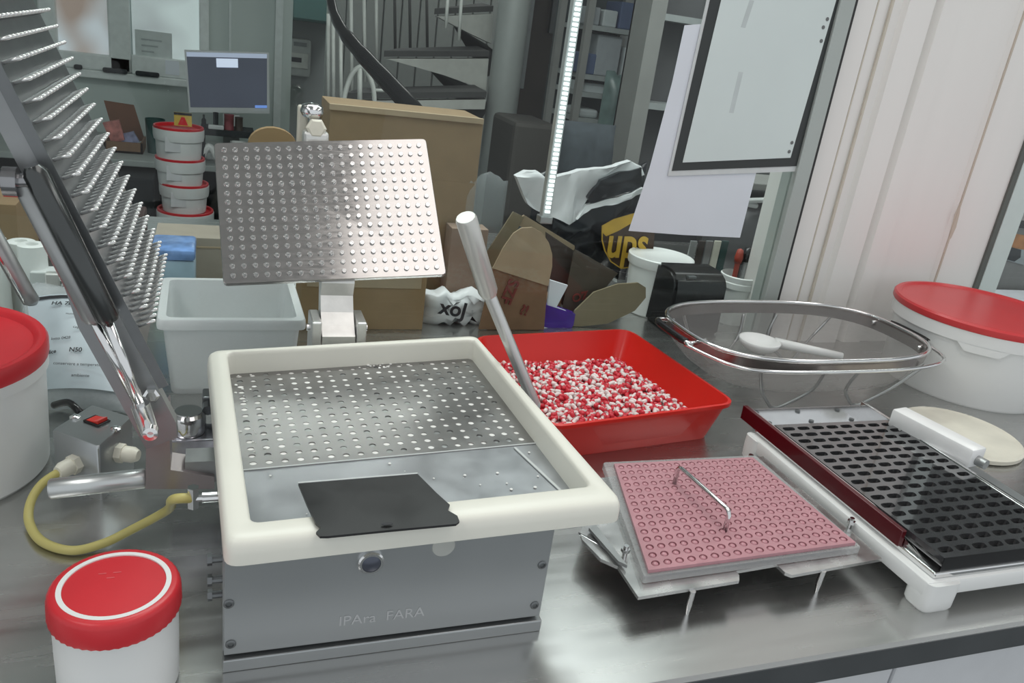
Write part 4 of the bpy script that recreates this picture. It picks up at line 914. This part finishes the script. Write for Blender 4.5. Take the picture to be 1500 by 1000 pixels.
# ------------------------------------------------------------------ far room
# window
WY = 5.0
def rect(x0, y0, x1, y1, Y): return pbox(x0, y0, x1, y1, Y)
wx0, wx1 = ay(60, 40, WY).x, ay(192, 40, WY).x; wz0 = ay(130, 100, WY).z
bm = new()
gx0, gx1 = ay(86, 40, WY).x, ay(160, 40, WY).x; gz0 = ay(125, 76, WY).z
box(bm, (wx0, WY-.07, wz0), (gx0, WY, 1.2), .01); box(bm, (gx1, WY-.07, wz0), (wx1, WY, 1.2), .01); box(bm, (wx0, WY-.07, wz0), (wx1, WY, gz0), .01)
w4 = struct('window_4', bm, mat('white window frame', (.70, .74, .73), .4))
def fros(name, a, b):
    mt = bpy.data.materials.new(name); mt.use_nodes = True; nt = mt.node_tree; B = nt.nodes['Principled BSDF']
    tc = nt.nodes.new('ShaderNodeTexCoord'); nz = nt.nodes.new('ShaderNodeTexNoise'); nz.inputs['Scale'].default_value = 4.; nz.inputs['Detail'].default_value = 1
    nt.links.new(tc.outputs['Object'], nz.inputs[0]); cr = nt.nodes.new('ShaderNodeValToRGB'); nt.links.new(nz.outputs[0], cr.inputs[0])
    cr.color_ramp.elements[0].position = .36; cr.color_ramp.elements[1].position = .62
    cr.color_ramp.elements[0].color = (*a, 1); cr.color_ramp.elements[1].color = (*b, 1)
    nt.links.new(cr.outputs[0], B.inputs['Base Color']); nt.links.new(cr.outputs[0], B.inputs['Emission Color']); B.inputs['Emission Strength'].default_value = .45; B.inputs['Roughness'].default_value = .5
    return mt
FR1 = fros('frosted warm glass', (.34, .26, .22), (.58, .62, .66)); FR2 = fros('frosted pale glass', (.42, .46, .47), (.62, .70, .70))
bm = new(); box(bm, (gx0, WY-.03, gz0), (gx1, WY-.01, 1.2)); struct('pane', bm, FR1, w4)
hx0, hx1 = ay(194, 40, WY).x, ay(292, 40, WY).x; hz0 = ay(240, 84, WY).z
bm = new(); box(bm, (hx0, WY-.03, hz0), (hx1, WY-.01, 1.2)); struct('pane', bm, FR2, w4)
bm = new(); box(bm, (hx1, WY-.05, hz0-.06), (hx1+.05, WY, 1.2), .006); struct('side_post', bm, mat('white window frame', (.6, .6, .6)), w4)
bm = new(); box(bm, (wx1, WY-.06, wz0), (hx1, WY, hz0), .006); struct('lower_rail', bm, mat('white window frame', (.6, .6, .6)), w4)
bm = new(); box(bm, (wx0-.1, WY-.08, wz0-.04), (hx1+.05, WY, wz0), .006); struct('sill', bm, mat('white window frame', (.6, .6, .6)), w4)
x0, x1, z0, z1 = pbox(198, 46, 252, 86, WY-.04); bm = new(); box(bm, (x0, WY-.036, z0), (x1, WY-.032, z1)); pt = obj('taped_note', bm, mat('dull paper', (.55, .60, .59), .7)); tag(pt, 'white paper note taped on the right frosted pane', 'note')
for k in range(4):
    bm = new(); box(bm, (x0+.03, WY-.0375, z1-.05-.03*k), (x1-.05-.02*k, WY-.036, z1-.042-.03*k)); obj('print_line', bm, mat('grey print', (.36, .40, .40), .7), pt)
for (a, b) in ((108, 120), (150, 186), (198, 233)):
    x0, x1, z0, z1 = pbox(a, 104, b, 109, WY-.11); bm = new(); box(bm, (x0, WY-.106, wz0-.002), (x1, WY-.075, wz0+.022), .008); o = obj('small_tool', bm, DARK); tag(o, {108: 'small dark item on the window sill at far left', 150: 'long dark tool lying on the window sill below the mullion', 198: 'flat grey tool on the sill under the taped note'}[a], 'tool')
for (y0_, nm) in ((300, 0),):
    bm = new(); xx = ay(337, 60, WY).x; box(bm, (xx-.006, WY-.012, -.9), (xx+.006, WY, 1.76)); struct('trim_5', bm, mat('pale strip', (.62, .67, .66), .6))
bm = new(); xx = ay(405, 80, WY-.02).x; box(bm, (xx-.01, WY-.03, -.9), (xx+.03, WY+.03, 1.76)); struct('trim_6', bm, mat('pale strip', (.62, .67, .66), .6))

# desk
DY = 4.25
dz = ay(240, 238, DY).z
dk = thing('desk', 'grey topped office desk along the back wall under the window', 'desk', (-.2, 4.6, -.9))
bm = new(); box(bm, (-1.5, DY, dz-.03), (.25, WY-.005, dz), .004); obj('top', bm, mat('desk laminate', (.34, .37, .36), .5), dk)
bm = new(); box(bm, (-1.45, WY-.1, -.9), (.2, WY-.08, dz-.03)); obj('modesty_panel', bm, mat('dark panel', (.04, .045, .05), .7), dk)
for x in (-1.4, -.55, .19):
    bm = new(); box(bm, (x, DY+.05, -.9), (x+.05, WY-.12, dz-.03), .004); obj('leg', bm, DARK, dk)
bm = new(); box(bm, (-.48, DY-.12, -.9), (-.28, DY+.28, dz-.06), .01); o = obj('computer_case', bm, DARK); tag(o, 'dark computer case standing under the desk left of the bucket stack', 'computer')
# monitor
MY = 4.45
mo = thing('monitor', 'white framed computer monitor showing a dark blue screen on the desk', 'monitor', (.05, MY, dz))
mq = [ay(279, 163, MY), ay(393, 165, MY), ay(392, 79, MY), ay(272, 75, MY)]
mc_ = sum(mq, V())/4
bm = new(); prism(bm, [p+(p-mc_).normalized()*.008 for p in mq], (0, .04, 0)); obj('housing', bm, WHITE2, mo)
sq = [V((p.x, MY-.002, p.z)) for p in [ay(279, 157, MY), ay(391, 158, MY), ay(391, 79, MY), ay(273, 76, MY)]]
bm = new(); prism(bm, sq, (0, .002, 0)); scn = obj('screen', bm, mat('dark blue screen', (.05, .058, .085), .5, 0, .12, 3, emit=.5), mo)
def onscr(u0, v0, u1, v1, mt_, nm, off=.003):
    q = [bil(sq, a, b)-V((0, off, 0)) for a, b in ((u0, v0), (u1, v0), (u1, v1), (u0, v1))]
    bm = new(); prism(bm, q, (0, .0012, 0)); obj(nm, bm, mt_, scn)
onscr(0, .92, 1, 1, mat('pale title bar', (.30, .34, .44), .4, 0, 0, emit=.8), 'title_bar')
onscr(.36, .74, .63, .90, mat('white window', (.50, .55, .68), .4, 0, 0, emit=.9), 'dialog_window', .004)
onscr(.84, .0, 1, .05, mat('blue taskbar', (.12, .22, .55), .4, 0, 0, emit=.9), 'taskbar', .004)
bm = new(); box(bm, (.03, MY+.01, dz), (.11, MY+.03, mq[0].z), .003); box(bm, (-.05, MY-.05, dz), (.19, MY+.09, dz+.012), .004); obj('stand', bm, WHITE2, mo)
x0, x1, z0, z1 = pbox(243, 88, 263, 108, WY-.012); bm = new(); box(bm, (x0, WY-.066, z0), (x1, WY-.0601, z1)); o = obj('code_card', bm, PAPER); tag(o, 'small white card stuck beside the monitor under the window', 'card')

# bucket stack
BY = 3.75
bk0 = None; tops = [(184, 226, 262, 'topmost of the four stacked buckets under the yellow card'), (229, 264, 264, 'second bucket from the top of the stack'), (266, 303, 270, 'third bucket from the top of the stack'), (305, 352, 272, 'widest bucket lowest in view of the stack')]
for i, (yt, yb, xc, lab) in enumerate(tops):
    zt, zb_ = ay(xc, yt, BY).z, ay(xc, yb, BY).z; xcw = ay(xc, (yt+yb)/2, BY).x
    r = .095 if i < 3 else .110
    t = thing('stacked_bucket', 'white bucket with red lid, '+lab, 'bucket', (xcw, BY, zb_), 'stack of white buckets with red lids')
    h = zt-zb_; WHITEB = mat('bucket white', (.72, .73, .73), .45, 0, .02)
    bm = new(); lathe(bm, [(0, (-.012 if i < 3 else 0)), (r*.92, (-.012 if i < 3 else 0)), (r*.94, .004), (r*1.0, h-.02), (0, h-.02)], (xcw, BY, zb_), 32); obj('body', bm, WHITEB, t, angle=40)
    bm = new(); lathe(bm, [(0, h-.03), (r*.98, h-.02), (r*1.05, h-.011), (r*1.05, h-.002), (r*1.03, h), (r*.965, h-.001), (r*.955, h-.0125), (0, h-.0125)], (xcw, BY, zb_), 32); obj('lid', bm, REDL if i != 0 else REDL, t, angle=40)
    bm = new(); lathe(bm, [(r*.99, h-.058), (r*1.04, h-.056), (r*1.07, h-.040), (r*1.07, h-.010), (r*1.0, h-.010)], (xcw, BY, zb_), 32); obj('collar', bm, WHITEB, t, angle=40)
    a = V((xcw-.02, BY-r*.94, zb_+h*.45)); bm = new(); box(bm, a-V((.03, .004, .03)), a+V((.03, .004, .03))); obj('label', bm, mat('faded label', (.62, .62, .64), .6), t)
    lastz = zb_; zt0 = zt if i == 0 else zt0
bm = new(); box(bm, (xcw-.13, BY-.13, -.9), (xcw+.13, BY+.13, lastz), .005); o = obj('low_stand', bm, DARK); tag(o, 'dark stand carrying the stack of white buckets', 'stand')
p = ay(267, 176, BY+.0); yc = thing('warning_card', 'yellow warning card with red figure standing on top bucket', 'card', (p.x, BY, zt0))
x0, x1, z0, z1 = pbox(255, 167, 281, 183, BY)
bm = new(); box(bm, (x0, BY-.004, zt0), (x1, BY+.004, z1+.006)); obj('board', bm, mat('yellow card', (.55, .42, .08), .6), yc)
bm = new(); box(bm, (x0, BY-.006, z1-.004), (x1, BY-.004, z1+.006)); obj('black_header', bm, INK, yc)
bm = new(); cxx = (x0+x1)/2; prism(bm, [V((cxx-.02, BY-.0055, zt0+.004)), V((cxx+.02, BY-.0055, zt0+.004)), V((cxx+.006, BY-.0055, z1-.012)), V((cxx-.006, BY-.0055, z1-.012))], (0, .0015, 0)); obj('red_figure', bm, REDL, yc)

# open box with packets on the desk
ob = thing('open_box', 'brown open lidded box holding packets on the desk', 'box', (ay(185, 235, 4.4).x, 4.4, dz))
Yo = 4.42
def pb(pts, Y, th, mt_, nm, par):
    bm = new(); prism(bm, [ay(x, y, Y) for x, y in pts], (0, th, 0)); return obj(nm, bm, mt_, par)
zb_ = dz
a, b = ay(152, 215, Yo), ay(209, 215, Yo)
bm = new(); z1 = ay(180, 208, Yo).z
box(bm, (a.x, Yo, dz), (b.x, Yo+.01, z1)); box(bm, (a.x, Yo, dz), (a.x+.01, Yo+.22, z1)); box(bm, (b.x-.01, Yo, dz), (b.x, Yo+.22, z1)); box(bm, (a.x, Yo, dz), (b.x, Yo+.22, dz+.01)); obj('tray', bm, CARD3, ob)
pb(((152, 147), (196, 154), (212, 205), (172, 215)), Yo+.2, .008, mat('red brown card', (.17, .075, .04), .8), 'lid', ob)
p = pb(((150, 180), (174, 176), (182, 205), (165, 212)), Yo+.03, .03, mat('red white packet', (.45, .16, .14), .5, 0, .6, 18), 'red_packet', None); tag(p, 'red and white packet standing in the open box', 'packet')
p = pb(((166, 200), (195, 193), (204, 208), (172, 217)), Yo+.07, .03, mat('blue striped packet', (.30, .32, .50), .5, 0, .6, 22), 'striped_packet', None); tag(p, 'blue and white striped packet standing in the open box', 'packet')
x0, x1, z0, z1 = pbox(212, 176, 242, 236, 4.45)
bm = new(); lathe(bm, [(0, 0), ((x1-x0)*.42, 0), ((x1-x0)*.5, z1-dz), ((x1-x0)*.46, z1-dz), ((x1-x0)*.38, .01), (0, .01)], ((x0+x1)/2, 4.5, dz), 28); o = obj('waste_bin', bm, GREEND, angle=40); tag(o, 'dark green round bin on the desk beside the open box', 'bin')
# riser and clutter under monitor
x0, x1, z0, z1 = pbox(294, 190, 372, 205, 4.3); rz = z1
bm = new(); box(bm, (x0, 4.27, z1-.03), (x1, 4.44, z1)); box(bm, (x0, 4.27, dz), (x0+.02, 4.4, z1-.03)); box(bm, (x1-.02, 4.27, dz), (x1, 4.4, z1-.03)); o = obj('desk_riser', bm, DARK); tag(o, 'dark desk riser under the right of the monitor', 'shelf')
for (a, b, yt, mt_, nm, lab, cat) in ((295, 302, 168, DARK, 'ink_bottle', 'small dark bottle on the riser left end', 'bottle'), (312, 320, 165, DARK, 'tape_dispenser', 'black tape dispenser on the desk riser', 'dispenser'), (328, 343, 168, mat('red can paint', (.22, .05, .06), .5, 0, .4, 20), 'tin_can', 'red printed tin can on the desk riser', 'can'), (344, 356, 172, DKBROWN, 'tin_can', 'brown tin can on the riser right end', 'can')):
    x0, x1, z0, z1 = pbox(a, yt, b, 190, 4.3); r = (x1-x0)/2; h = z1-rz; bm = new()
    if cat == 'bottle': pf_ = [(0, 0), (r, 0), (r, h*.6), (r*.45, h*.75), (r*.45, h), (0, h)]
    else: pf_ = [(0, 0), (r, 0), (r*1.0, h*.06), (r*.96, h*.1), (r*.96, h*.9), (r, h*.94), (r, h), (0, h)]
    lathe(bm, pf_, ((x0+x1)/2, 4.31, rz), 18); o = obj(nm, bm, mt_, angle=40); tag(o, lab, cat)
x0, x1, z0, z1 = pbox(305, 183, 328, 191, 4.28); bm = new(); box(bm, (x0, 4.272, rz), (x1, 4.30, rz+.02), .004); o = obj('paper_stack', bm, WHITE2); tag(o, 'small pile of white papers on the desk riser', 'papers')
x0, x1, z0, z1 = pbox(338, 192, 362, 222, 4.2); bm = new(); r = (x1-x0)/2; lathe(bm, [(0, 0), (r*.8, 0), (r, .12), (r*1.05, .125), (r*.9, .125), (r*.75, .01), (0, .01)], ((x0+x1)/2, 4.262+r*0, dz), 22); o = obj('white_mug', bm, WHITE, angle=40); tag(o, 'white cup standing in front of the desk riser', 'cup')
x0, x1, z0, z1 = pbox(293, 206, 318, 232, 4.1); bm = new(); tube(bm, smooth_path([V((x0, 4.29, dz+.02)), V(((x0+x1)/2, 4.28, dz+.09)), V((x1, 4.285, dz+.03))], 6), .016, 8); o = obj('white_cable', bm, WHITE, smooth=True); tag(o, 'thick white cable curl on the desk beside the buckets', 'cable')

# passage: meter cabinet and dark pipe box
x0, x1, z0, z1 = pbox(418, 56, 456, 112, 6.3)
mt1 = thing('meter_cabinet', 'grey wall meter cabinet with small display in the passage', 'meter', ((x0+x1)/2, 6.36, z0))
bm = new(); box(bm, (x0, 6.3, z0), (x1, 6.4, z1), .02); obj('case', bm, mat('meter grey', (.40, .41, .40), .5), mt1, angle=40)
w_, h_ = x1-x0, z1-z0
bm = new(); box(bm, (x0+w_*.15, 6.29, z0+h_*.22), (x1-w_*.12, 6.3, z0+h_*.62), .004); obj('window', bm, mat('meter face', (.5, .5, .47), .4), mt1)
bm = new(); box(bm, (x0+w_*.22, 6.285, z0+h_*.38), (x0+w_*.62, 6.29, z0+h_*.50)); obj('display', bm, INK, mt1)
bm = new(); box(bm, (x0+w_*.3, 6.29, z1-h_*.2), (x0+w_*.8, 6.3, z1-h_*.1)); obj('badge', bm, DKMETAL, mt1)
x0, x1, z0, z1 = pbox(425, -20, 480, 32, 6.2); bm = new(); box(bm, (x0, 6.1, z0), (x1+.1, 6.39, z1+.6), .02); o = obj('hanging_cupboard', bm, GREEND); tag(o, 'dark green wall cupboard at the top of the passage', 'cupboard')

# spiral stair
SY = 3.7
st = thing('spiral_staircase', 'grey spiral staircase with white balusters and black handrail behind the boxes', 'staircase', (ay(742, 150, SY).x, SY, -.9))
cxs = ay(742, 100, SY).x; rc = (ay(757, 0, SY).x-ay(725, 0, SY).x)/2*1.45
bm = new(); tube(bm, [(cxs, SY, -.9), (cxs, SY, 1.76)], rc, 24); obj('column', bm, mat('grey green paint', (.37, .39, .38), .45, 0, .03), st, smooth=True)
TR1 = mat('tread underside', (.50, .50, .47), .6); TR2 = mat('tread dark', (.06, .06, .06), .7)
for (pts, yy) in ((((640, 24), (722, 20), (720, 64), (690, 50)), 3.9), (((566, 86), (716, 86), (712, 132), (650, 110)), 3.75), (((508, 148), (712, 146), (710, 160), (508, 160)), 3.55)):
    bm = new(); prism(bm, [ay(*p, yy) for p in pts], (0, .05, 0)); td = obj('tread', bm, TR1, st)
    a, b = ay(pts[0][0]-4, pts[0][1]-3, yy), ay(pts[1][0], pts[1][1]-3, yy); bm = new(); prism(bm, [a, b, b+V((0, .2, .01)), a+V((.1, .2, .01))], (0, 0, .025)); obj('tread_top', bm, TR2, td)
    a, b = ay(*pts[3], yy), ay(*pts[2], yy); bm = new(); prism(bm, [a+V((-.08, .051, .03)), b+V((0, .051, -.01)), b+V((0, .051, -.16)), a+V((.25, .051, -.12))], (0, .02, 0)); obj('riser', bm, TR2, td)
BW = mat('white baluster paint', (.62, .63, .60), .45)
for (xa_, ya_, xb_, yb_, yy) in ((481, 20, 481, 175, 3.5), (488, 28, 489, 175, 3.45), (499, 45, 500, 175, 3.4), (514, -20, 516, 158, 3.7), (533, -20, 535, 120, 3.8), (551, -20, 552, 92, 3.9), (657, -20, 653, 42, 3.5), (677, -20, 672, 60, 3.55)):
    bm = new(); tube(bm, [ay(xb_, yb_, yy), ay(xa_, ya_, yy)], .0075, 8); obj('baluster', bm, BW, st, smooth=True)
for (xa_, yy) in ((578, 4.6), (600, 4.6), (625, 4.6)):
    bm = new(); tube(bm, [ay(xa_+1, 82, yy), ay(xa_, -20, yy)], .008, 8); obj('baluster', bm, TR2, st, smooth=True)
bm = new(); tube(bm, smooth_path([ay(x, y, 3.1) for x, y in ((504, 165), (505, 140), (515, 110), (528, 98), (538, 106), (547, 130), (549, 165))], 5), .009, 8); tube(bm, [ay(527, 100, 3.1), ay(527, 165, 3.1)], .009, 8); tube(bm, [ay(548, 132, 3.1), ay(570, 133, 3.1)], .006, 8); obj('guard_loop', bm, BW, st, smooth=True)
hr = [(481, -20, 3.3, .022), (488, 15, 3.2, .024), (500, 42, 3.1, .028), (520, 68, 3.0, .034), (545, 96, 2.9, .039), (575, 128, 2.8, .042), (605, 160, 2.7, .043), (625, 185, 2.65, .043)]
bm = new(); tube(bm, smooth_path([ay(x, y, yy) for x, y, yy, r in hr], 4), [hr[min(len(hr)-1, (i+2)//4)][3]*.72 for i in range((len(hr)-1)*4+1)], 14); obj('handrail', bm, BLACK, st, smooth=True)
# ribbed wall behind stair
for k in range(11):
    x = ay(478, 60, 5.4).x + k*.115
    bm = new(); box(bm, (x, 5.4, -.9), (x+.108, 5.46, 1.76), .008); o = struct('trim_%d' % (7+k), bm, mat('ribbed panel grey', (.30, .315, .305), .6, 0, .04))
# right: dark door panel, shelves, chair
bm = new(); x0, x1, z0, z1 = pbox(748, 0, 842, 300, 4.2); box(bm, (x0, 4.2, -.9), (x1, 4.26, 1.76)); struct('door_1', bm, DKBROWN)
x0, x1, z0, z1 = pbox(806, -10, 823, 50, 4.19); bm = new(); box(bm, (x0, 4.17, z0), (x1, 4.195, z1+.3)); o = obj('wall_sign', bm, BLACK); tag(o, 'narrow black plate on the dark door beside the LED strip', 'plate')
x0, x1, z0, z1 = pbox(764, -10, 775, 130, 4.19); bm = new(); box(bm, (x0, 4.18, z0), (x1, 4.2, z1+.4)); o = obj('led_reflection', bm, GREYM); tag(o, 'dim grey strip made as the LED reflection on the dark door left side', 'reflection')  # solid strip standing in for a dim reflection of the LED strip
shy = 3.3
sf = thing('shelf_unit', 'grey open shelf unit stacked with supplies behind the LED strip', 'shelves', (ay(900, 150, shy).x, shy, -.9))
xa, xb = ay(846, 120, shy).x, ay(952, 120, shy).x
for ux in (xa, xb-.03):
    for uy in (shy, shy+.31):
        bm = new(); box(bm, (ux, uy, -.9), (ux+.03, uy+.03, 1.7)); obj('upright', bm, SHELFM, sf)
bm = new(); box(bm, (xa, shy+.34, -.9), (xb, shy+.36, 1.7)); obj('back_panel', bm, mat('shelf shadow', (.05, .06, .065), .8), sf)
zs = [ay(900, y, shy).z for y in (41, 114, 140, 178)]
for z in zs:
    bm = new(); box(bm, (xa+.03, shy, z-.02), (xb-.03, shy+.34, z)); obj('shelf', bm, mat('shelf lip', (.30, .32, .32), .5), sf)
zs_floor = dict(zip(('a', 'b', 'c', 'd'), zs))
def on_shelf(px0, px1, ytop, zsh, mt_, nm, lab, cat, Y=shy+.03, dep=.16, bev=.006):
    x0, x1, z0, z1 = pbox(px0, ytop, px1, ytop+20, Y); bm = new(); box(bm, (x0, Y, zsh), (x1, Y+dep, z1), bev)
    o = obj(nm, bm, mt_); tag(o, lab, cat); return o
SB = mat('supply blue', (.08, .11, .20), .6); SG = mat('supply grey', (.30, .32, .34), .6); SW = mat('supply white', (.42, .45, .46), .5)
on_shelf(862, 880, 10, zs[0], SG, 'supply_box', 'grey supply box on the top shelf left side', 'box')
on_shelf(884, 905, 15, zs[0], SW, 'supply_box', 'white supply box on the top shelf centre', 'box')
on_shelf(910, 936, 4, zs[0], SB, 'supply_box', 'blue supply box on the top shelf right side', 'box')
on_shelf(876, 912, 52, zs[1], SG, 'supply_box', 'tall grey box standing on the second shelf', 'box')
on_shelf(851, 874, 78, zs[1], SB, 'supply_box', 'low blue box on the second shelf behind the LED strip', 'box')
on_shelf(914, 930, 70, zs[1], SW, 'supply_box', 'narrow white box on the second shelf right side', 'box')
on_shelf(852, 885, 122, zs[2], SW, 'folder_stack', 'pile of white folders on the third shelf', 'folders', bev=.002)
on_shelf(848, 876, 160, zs[3], SW, 'cloth_pile', 'crumpled white cloths on the lowest shelf', 'cloths', bev=.012)
o = obj('plastic_wrap', pillow(ay(885, 140, 3.2).x, ay(930, 140, 3.2).x, 3.15, 3.28, ay(905, 215, 3.2).z, ay(905, 108, 3.2).z, 3, 8, .5), mat('green grey film', (.17, .24, .23), .3, 0, .4, 9), smooth=True); tag(o, 'greenish plastic wrap hanging at the shelf unit front', 'plastic wrap')
# right cabinet with shelves
cy = 2.7
cb = thing('open_cabinet', 'grey open cabinet behind the hanging white sheet', 'cabinet', (ay(985, 150, cy).x, cy, -.9))
xa, xb = ay(935, 120, cy).x, ay(1110, 120, cy).x
bm = new(); box(bm, (xa, cy, -.9), (xa+.06, cy+.14, 1.7)); obj('side', bm, SHELFM, cb)
bm = new(); box(bm, (xb-.03, cy, -.9), (xb, cy+.14, 1.7)); obj('side', bm, SHELFM, cb)
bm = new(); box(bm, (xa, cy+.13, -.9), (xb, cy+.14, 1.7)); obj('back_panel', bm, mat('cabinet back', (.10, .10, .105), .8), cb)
for y in (18, 152, 290):
    z = ay(965, y, cy).z; bm = new(); box(bm, (xa+.06, cy+.002, z-.022), (xb-.03, cy+.13, z)); obj('shelf', bm, mat('shelf lip', (.3, .3, .3)), cb)
# office chair
ch = thing('office_chair', 'dark grey fabric office chair behind the courier sack', 'chair', (ay(862, 240, 2.4).x, 2.4, -.9))
x0, x1, z0, z1 = pbox(818, 180, 898, 270, 2.4)
bm = pillow(x0, x1, 2.35, 2.48, z0-.2, z1, 6, 10, .22, jz=.0); obj('backrest', bm, CHAIRM, ch, smooth=True)
bm = new(); box(bm, (x0+.02, 2.38, z0-.35), (x1-.02, 2.85, z0-.25), .03); obj('seat', bm, CHAIRM, ch, angle=40)
cxm = (x0+x1)/2
bm = new(); tube(bm, [(cxm, 2.6, -.84), (cxm, 2.6, z0-.33)], .03, 14); box(bm, (cxm-.03, 2.46, z0-.3), (cxm+.03, 2.5, z0)); obj('stem', bm, BLACK, ch)
for k in range(5):
    a = 2*PI*k/5; bm = new(); tube(bm, [(cxm, 2.6, -.82), (cxm+.25*math.cos(a), 2.6+.25*math.sin(a), -.86)], [.025, .015], 8); bmesh.ops.create_icosphere(bm, subdivisions=2, radius=.028, matrix=Matrix.Translation((cxm+.25*math.cos(a), 2.6+.25*math.sin(a), -.872))); obj('castor_leg', bm, BLACK, ch)
x0, x1, z0, z1 = pbox(750, 180, 815, 250, 3.1)
bm = new(); box(bm, (x0, 3.1, -.9), (x1, 3.4, z1), .02); o = obj('brown_cabinet', bm, mat('dim brown', (.06, .055, .05), .7)); tag(o, 'low dim brown cabinet between column and LED strip', 'cabinet')

# room seen through the far right window
x0, x1, z0, z1 = pbox(1448, 330, 1560, 420, 1.62)
p0 = ay(1450, 400, 1.6)
rb = thing('printed_carton', 'printed carton with orange panel behind the far right window', 'carton', (p0.x+.2, 1.7, 0))
z1 = ay(1500, 325, 1.62).z; bm = new(); box(bm, (ay(1462, 370, 1.62).x, 1.62, 0), (2.7, 1.9, z1), .002); obj('box', bm, mat('grey print card', (.20, .19, .19), .6), rb)
xa = ay(1462, 370, 1.62).x
bm = new(); box(bm, (xa, 1.612, z1-.016), (2.7, 1.62, z1+.004)); obj('black_rim', bm, INK, rb)
bm = new(); prism(bm, [ay(x, y, 1.617) for x, y in ((1475, 340), (1520, 348), (1516, 372), (1472, 362))], (0, .003, 0)); obj('orange_panel', bm, ORANGE, rb)
bm = new(); prism(bm, [ay(x, y, 1.616) for x, y in ((1464, 360), (1502, 366), (1500, 388), (1462, 378))], (0, .003, 0)); obj('pale_label', bm, SG, rb)
bm = new(); prism(bm, [ay(x, y, 1.614) for x, y in ((1468, 358), (1496, 366), (1495, 377), (1486, 383), (1475, 380), (1464, 374))], (0, .003, 0)); obj('dark_badge', bm, INK, rb)
z_ = .02
q = [az(1441, 408, .06), az(1560, 440, .06), az(1560, 412, .06), az(1450, 393, .06)]
bm = new(); prism(bm, [V((1.80, 1.45, .03)), V((2.5, 1.45, .03)), V((2.5, 1.60, .06)), V((1.80, 1.60, .06))], (0, 0, -.012)); o = obj('open_binder', bm, mat('lilac paper', (.55, .55, .60), .6)); tag(o, 'white ring binder lying behind the far right window', 'binder')
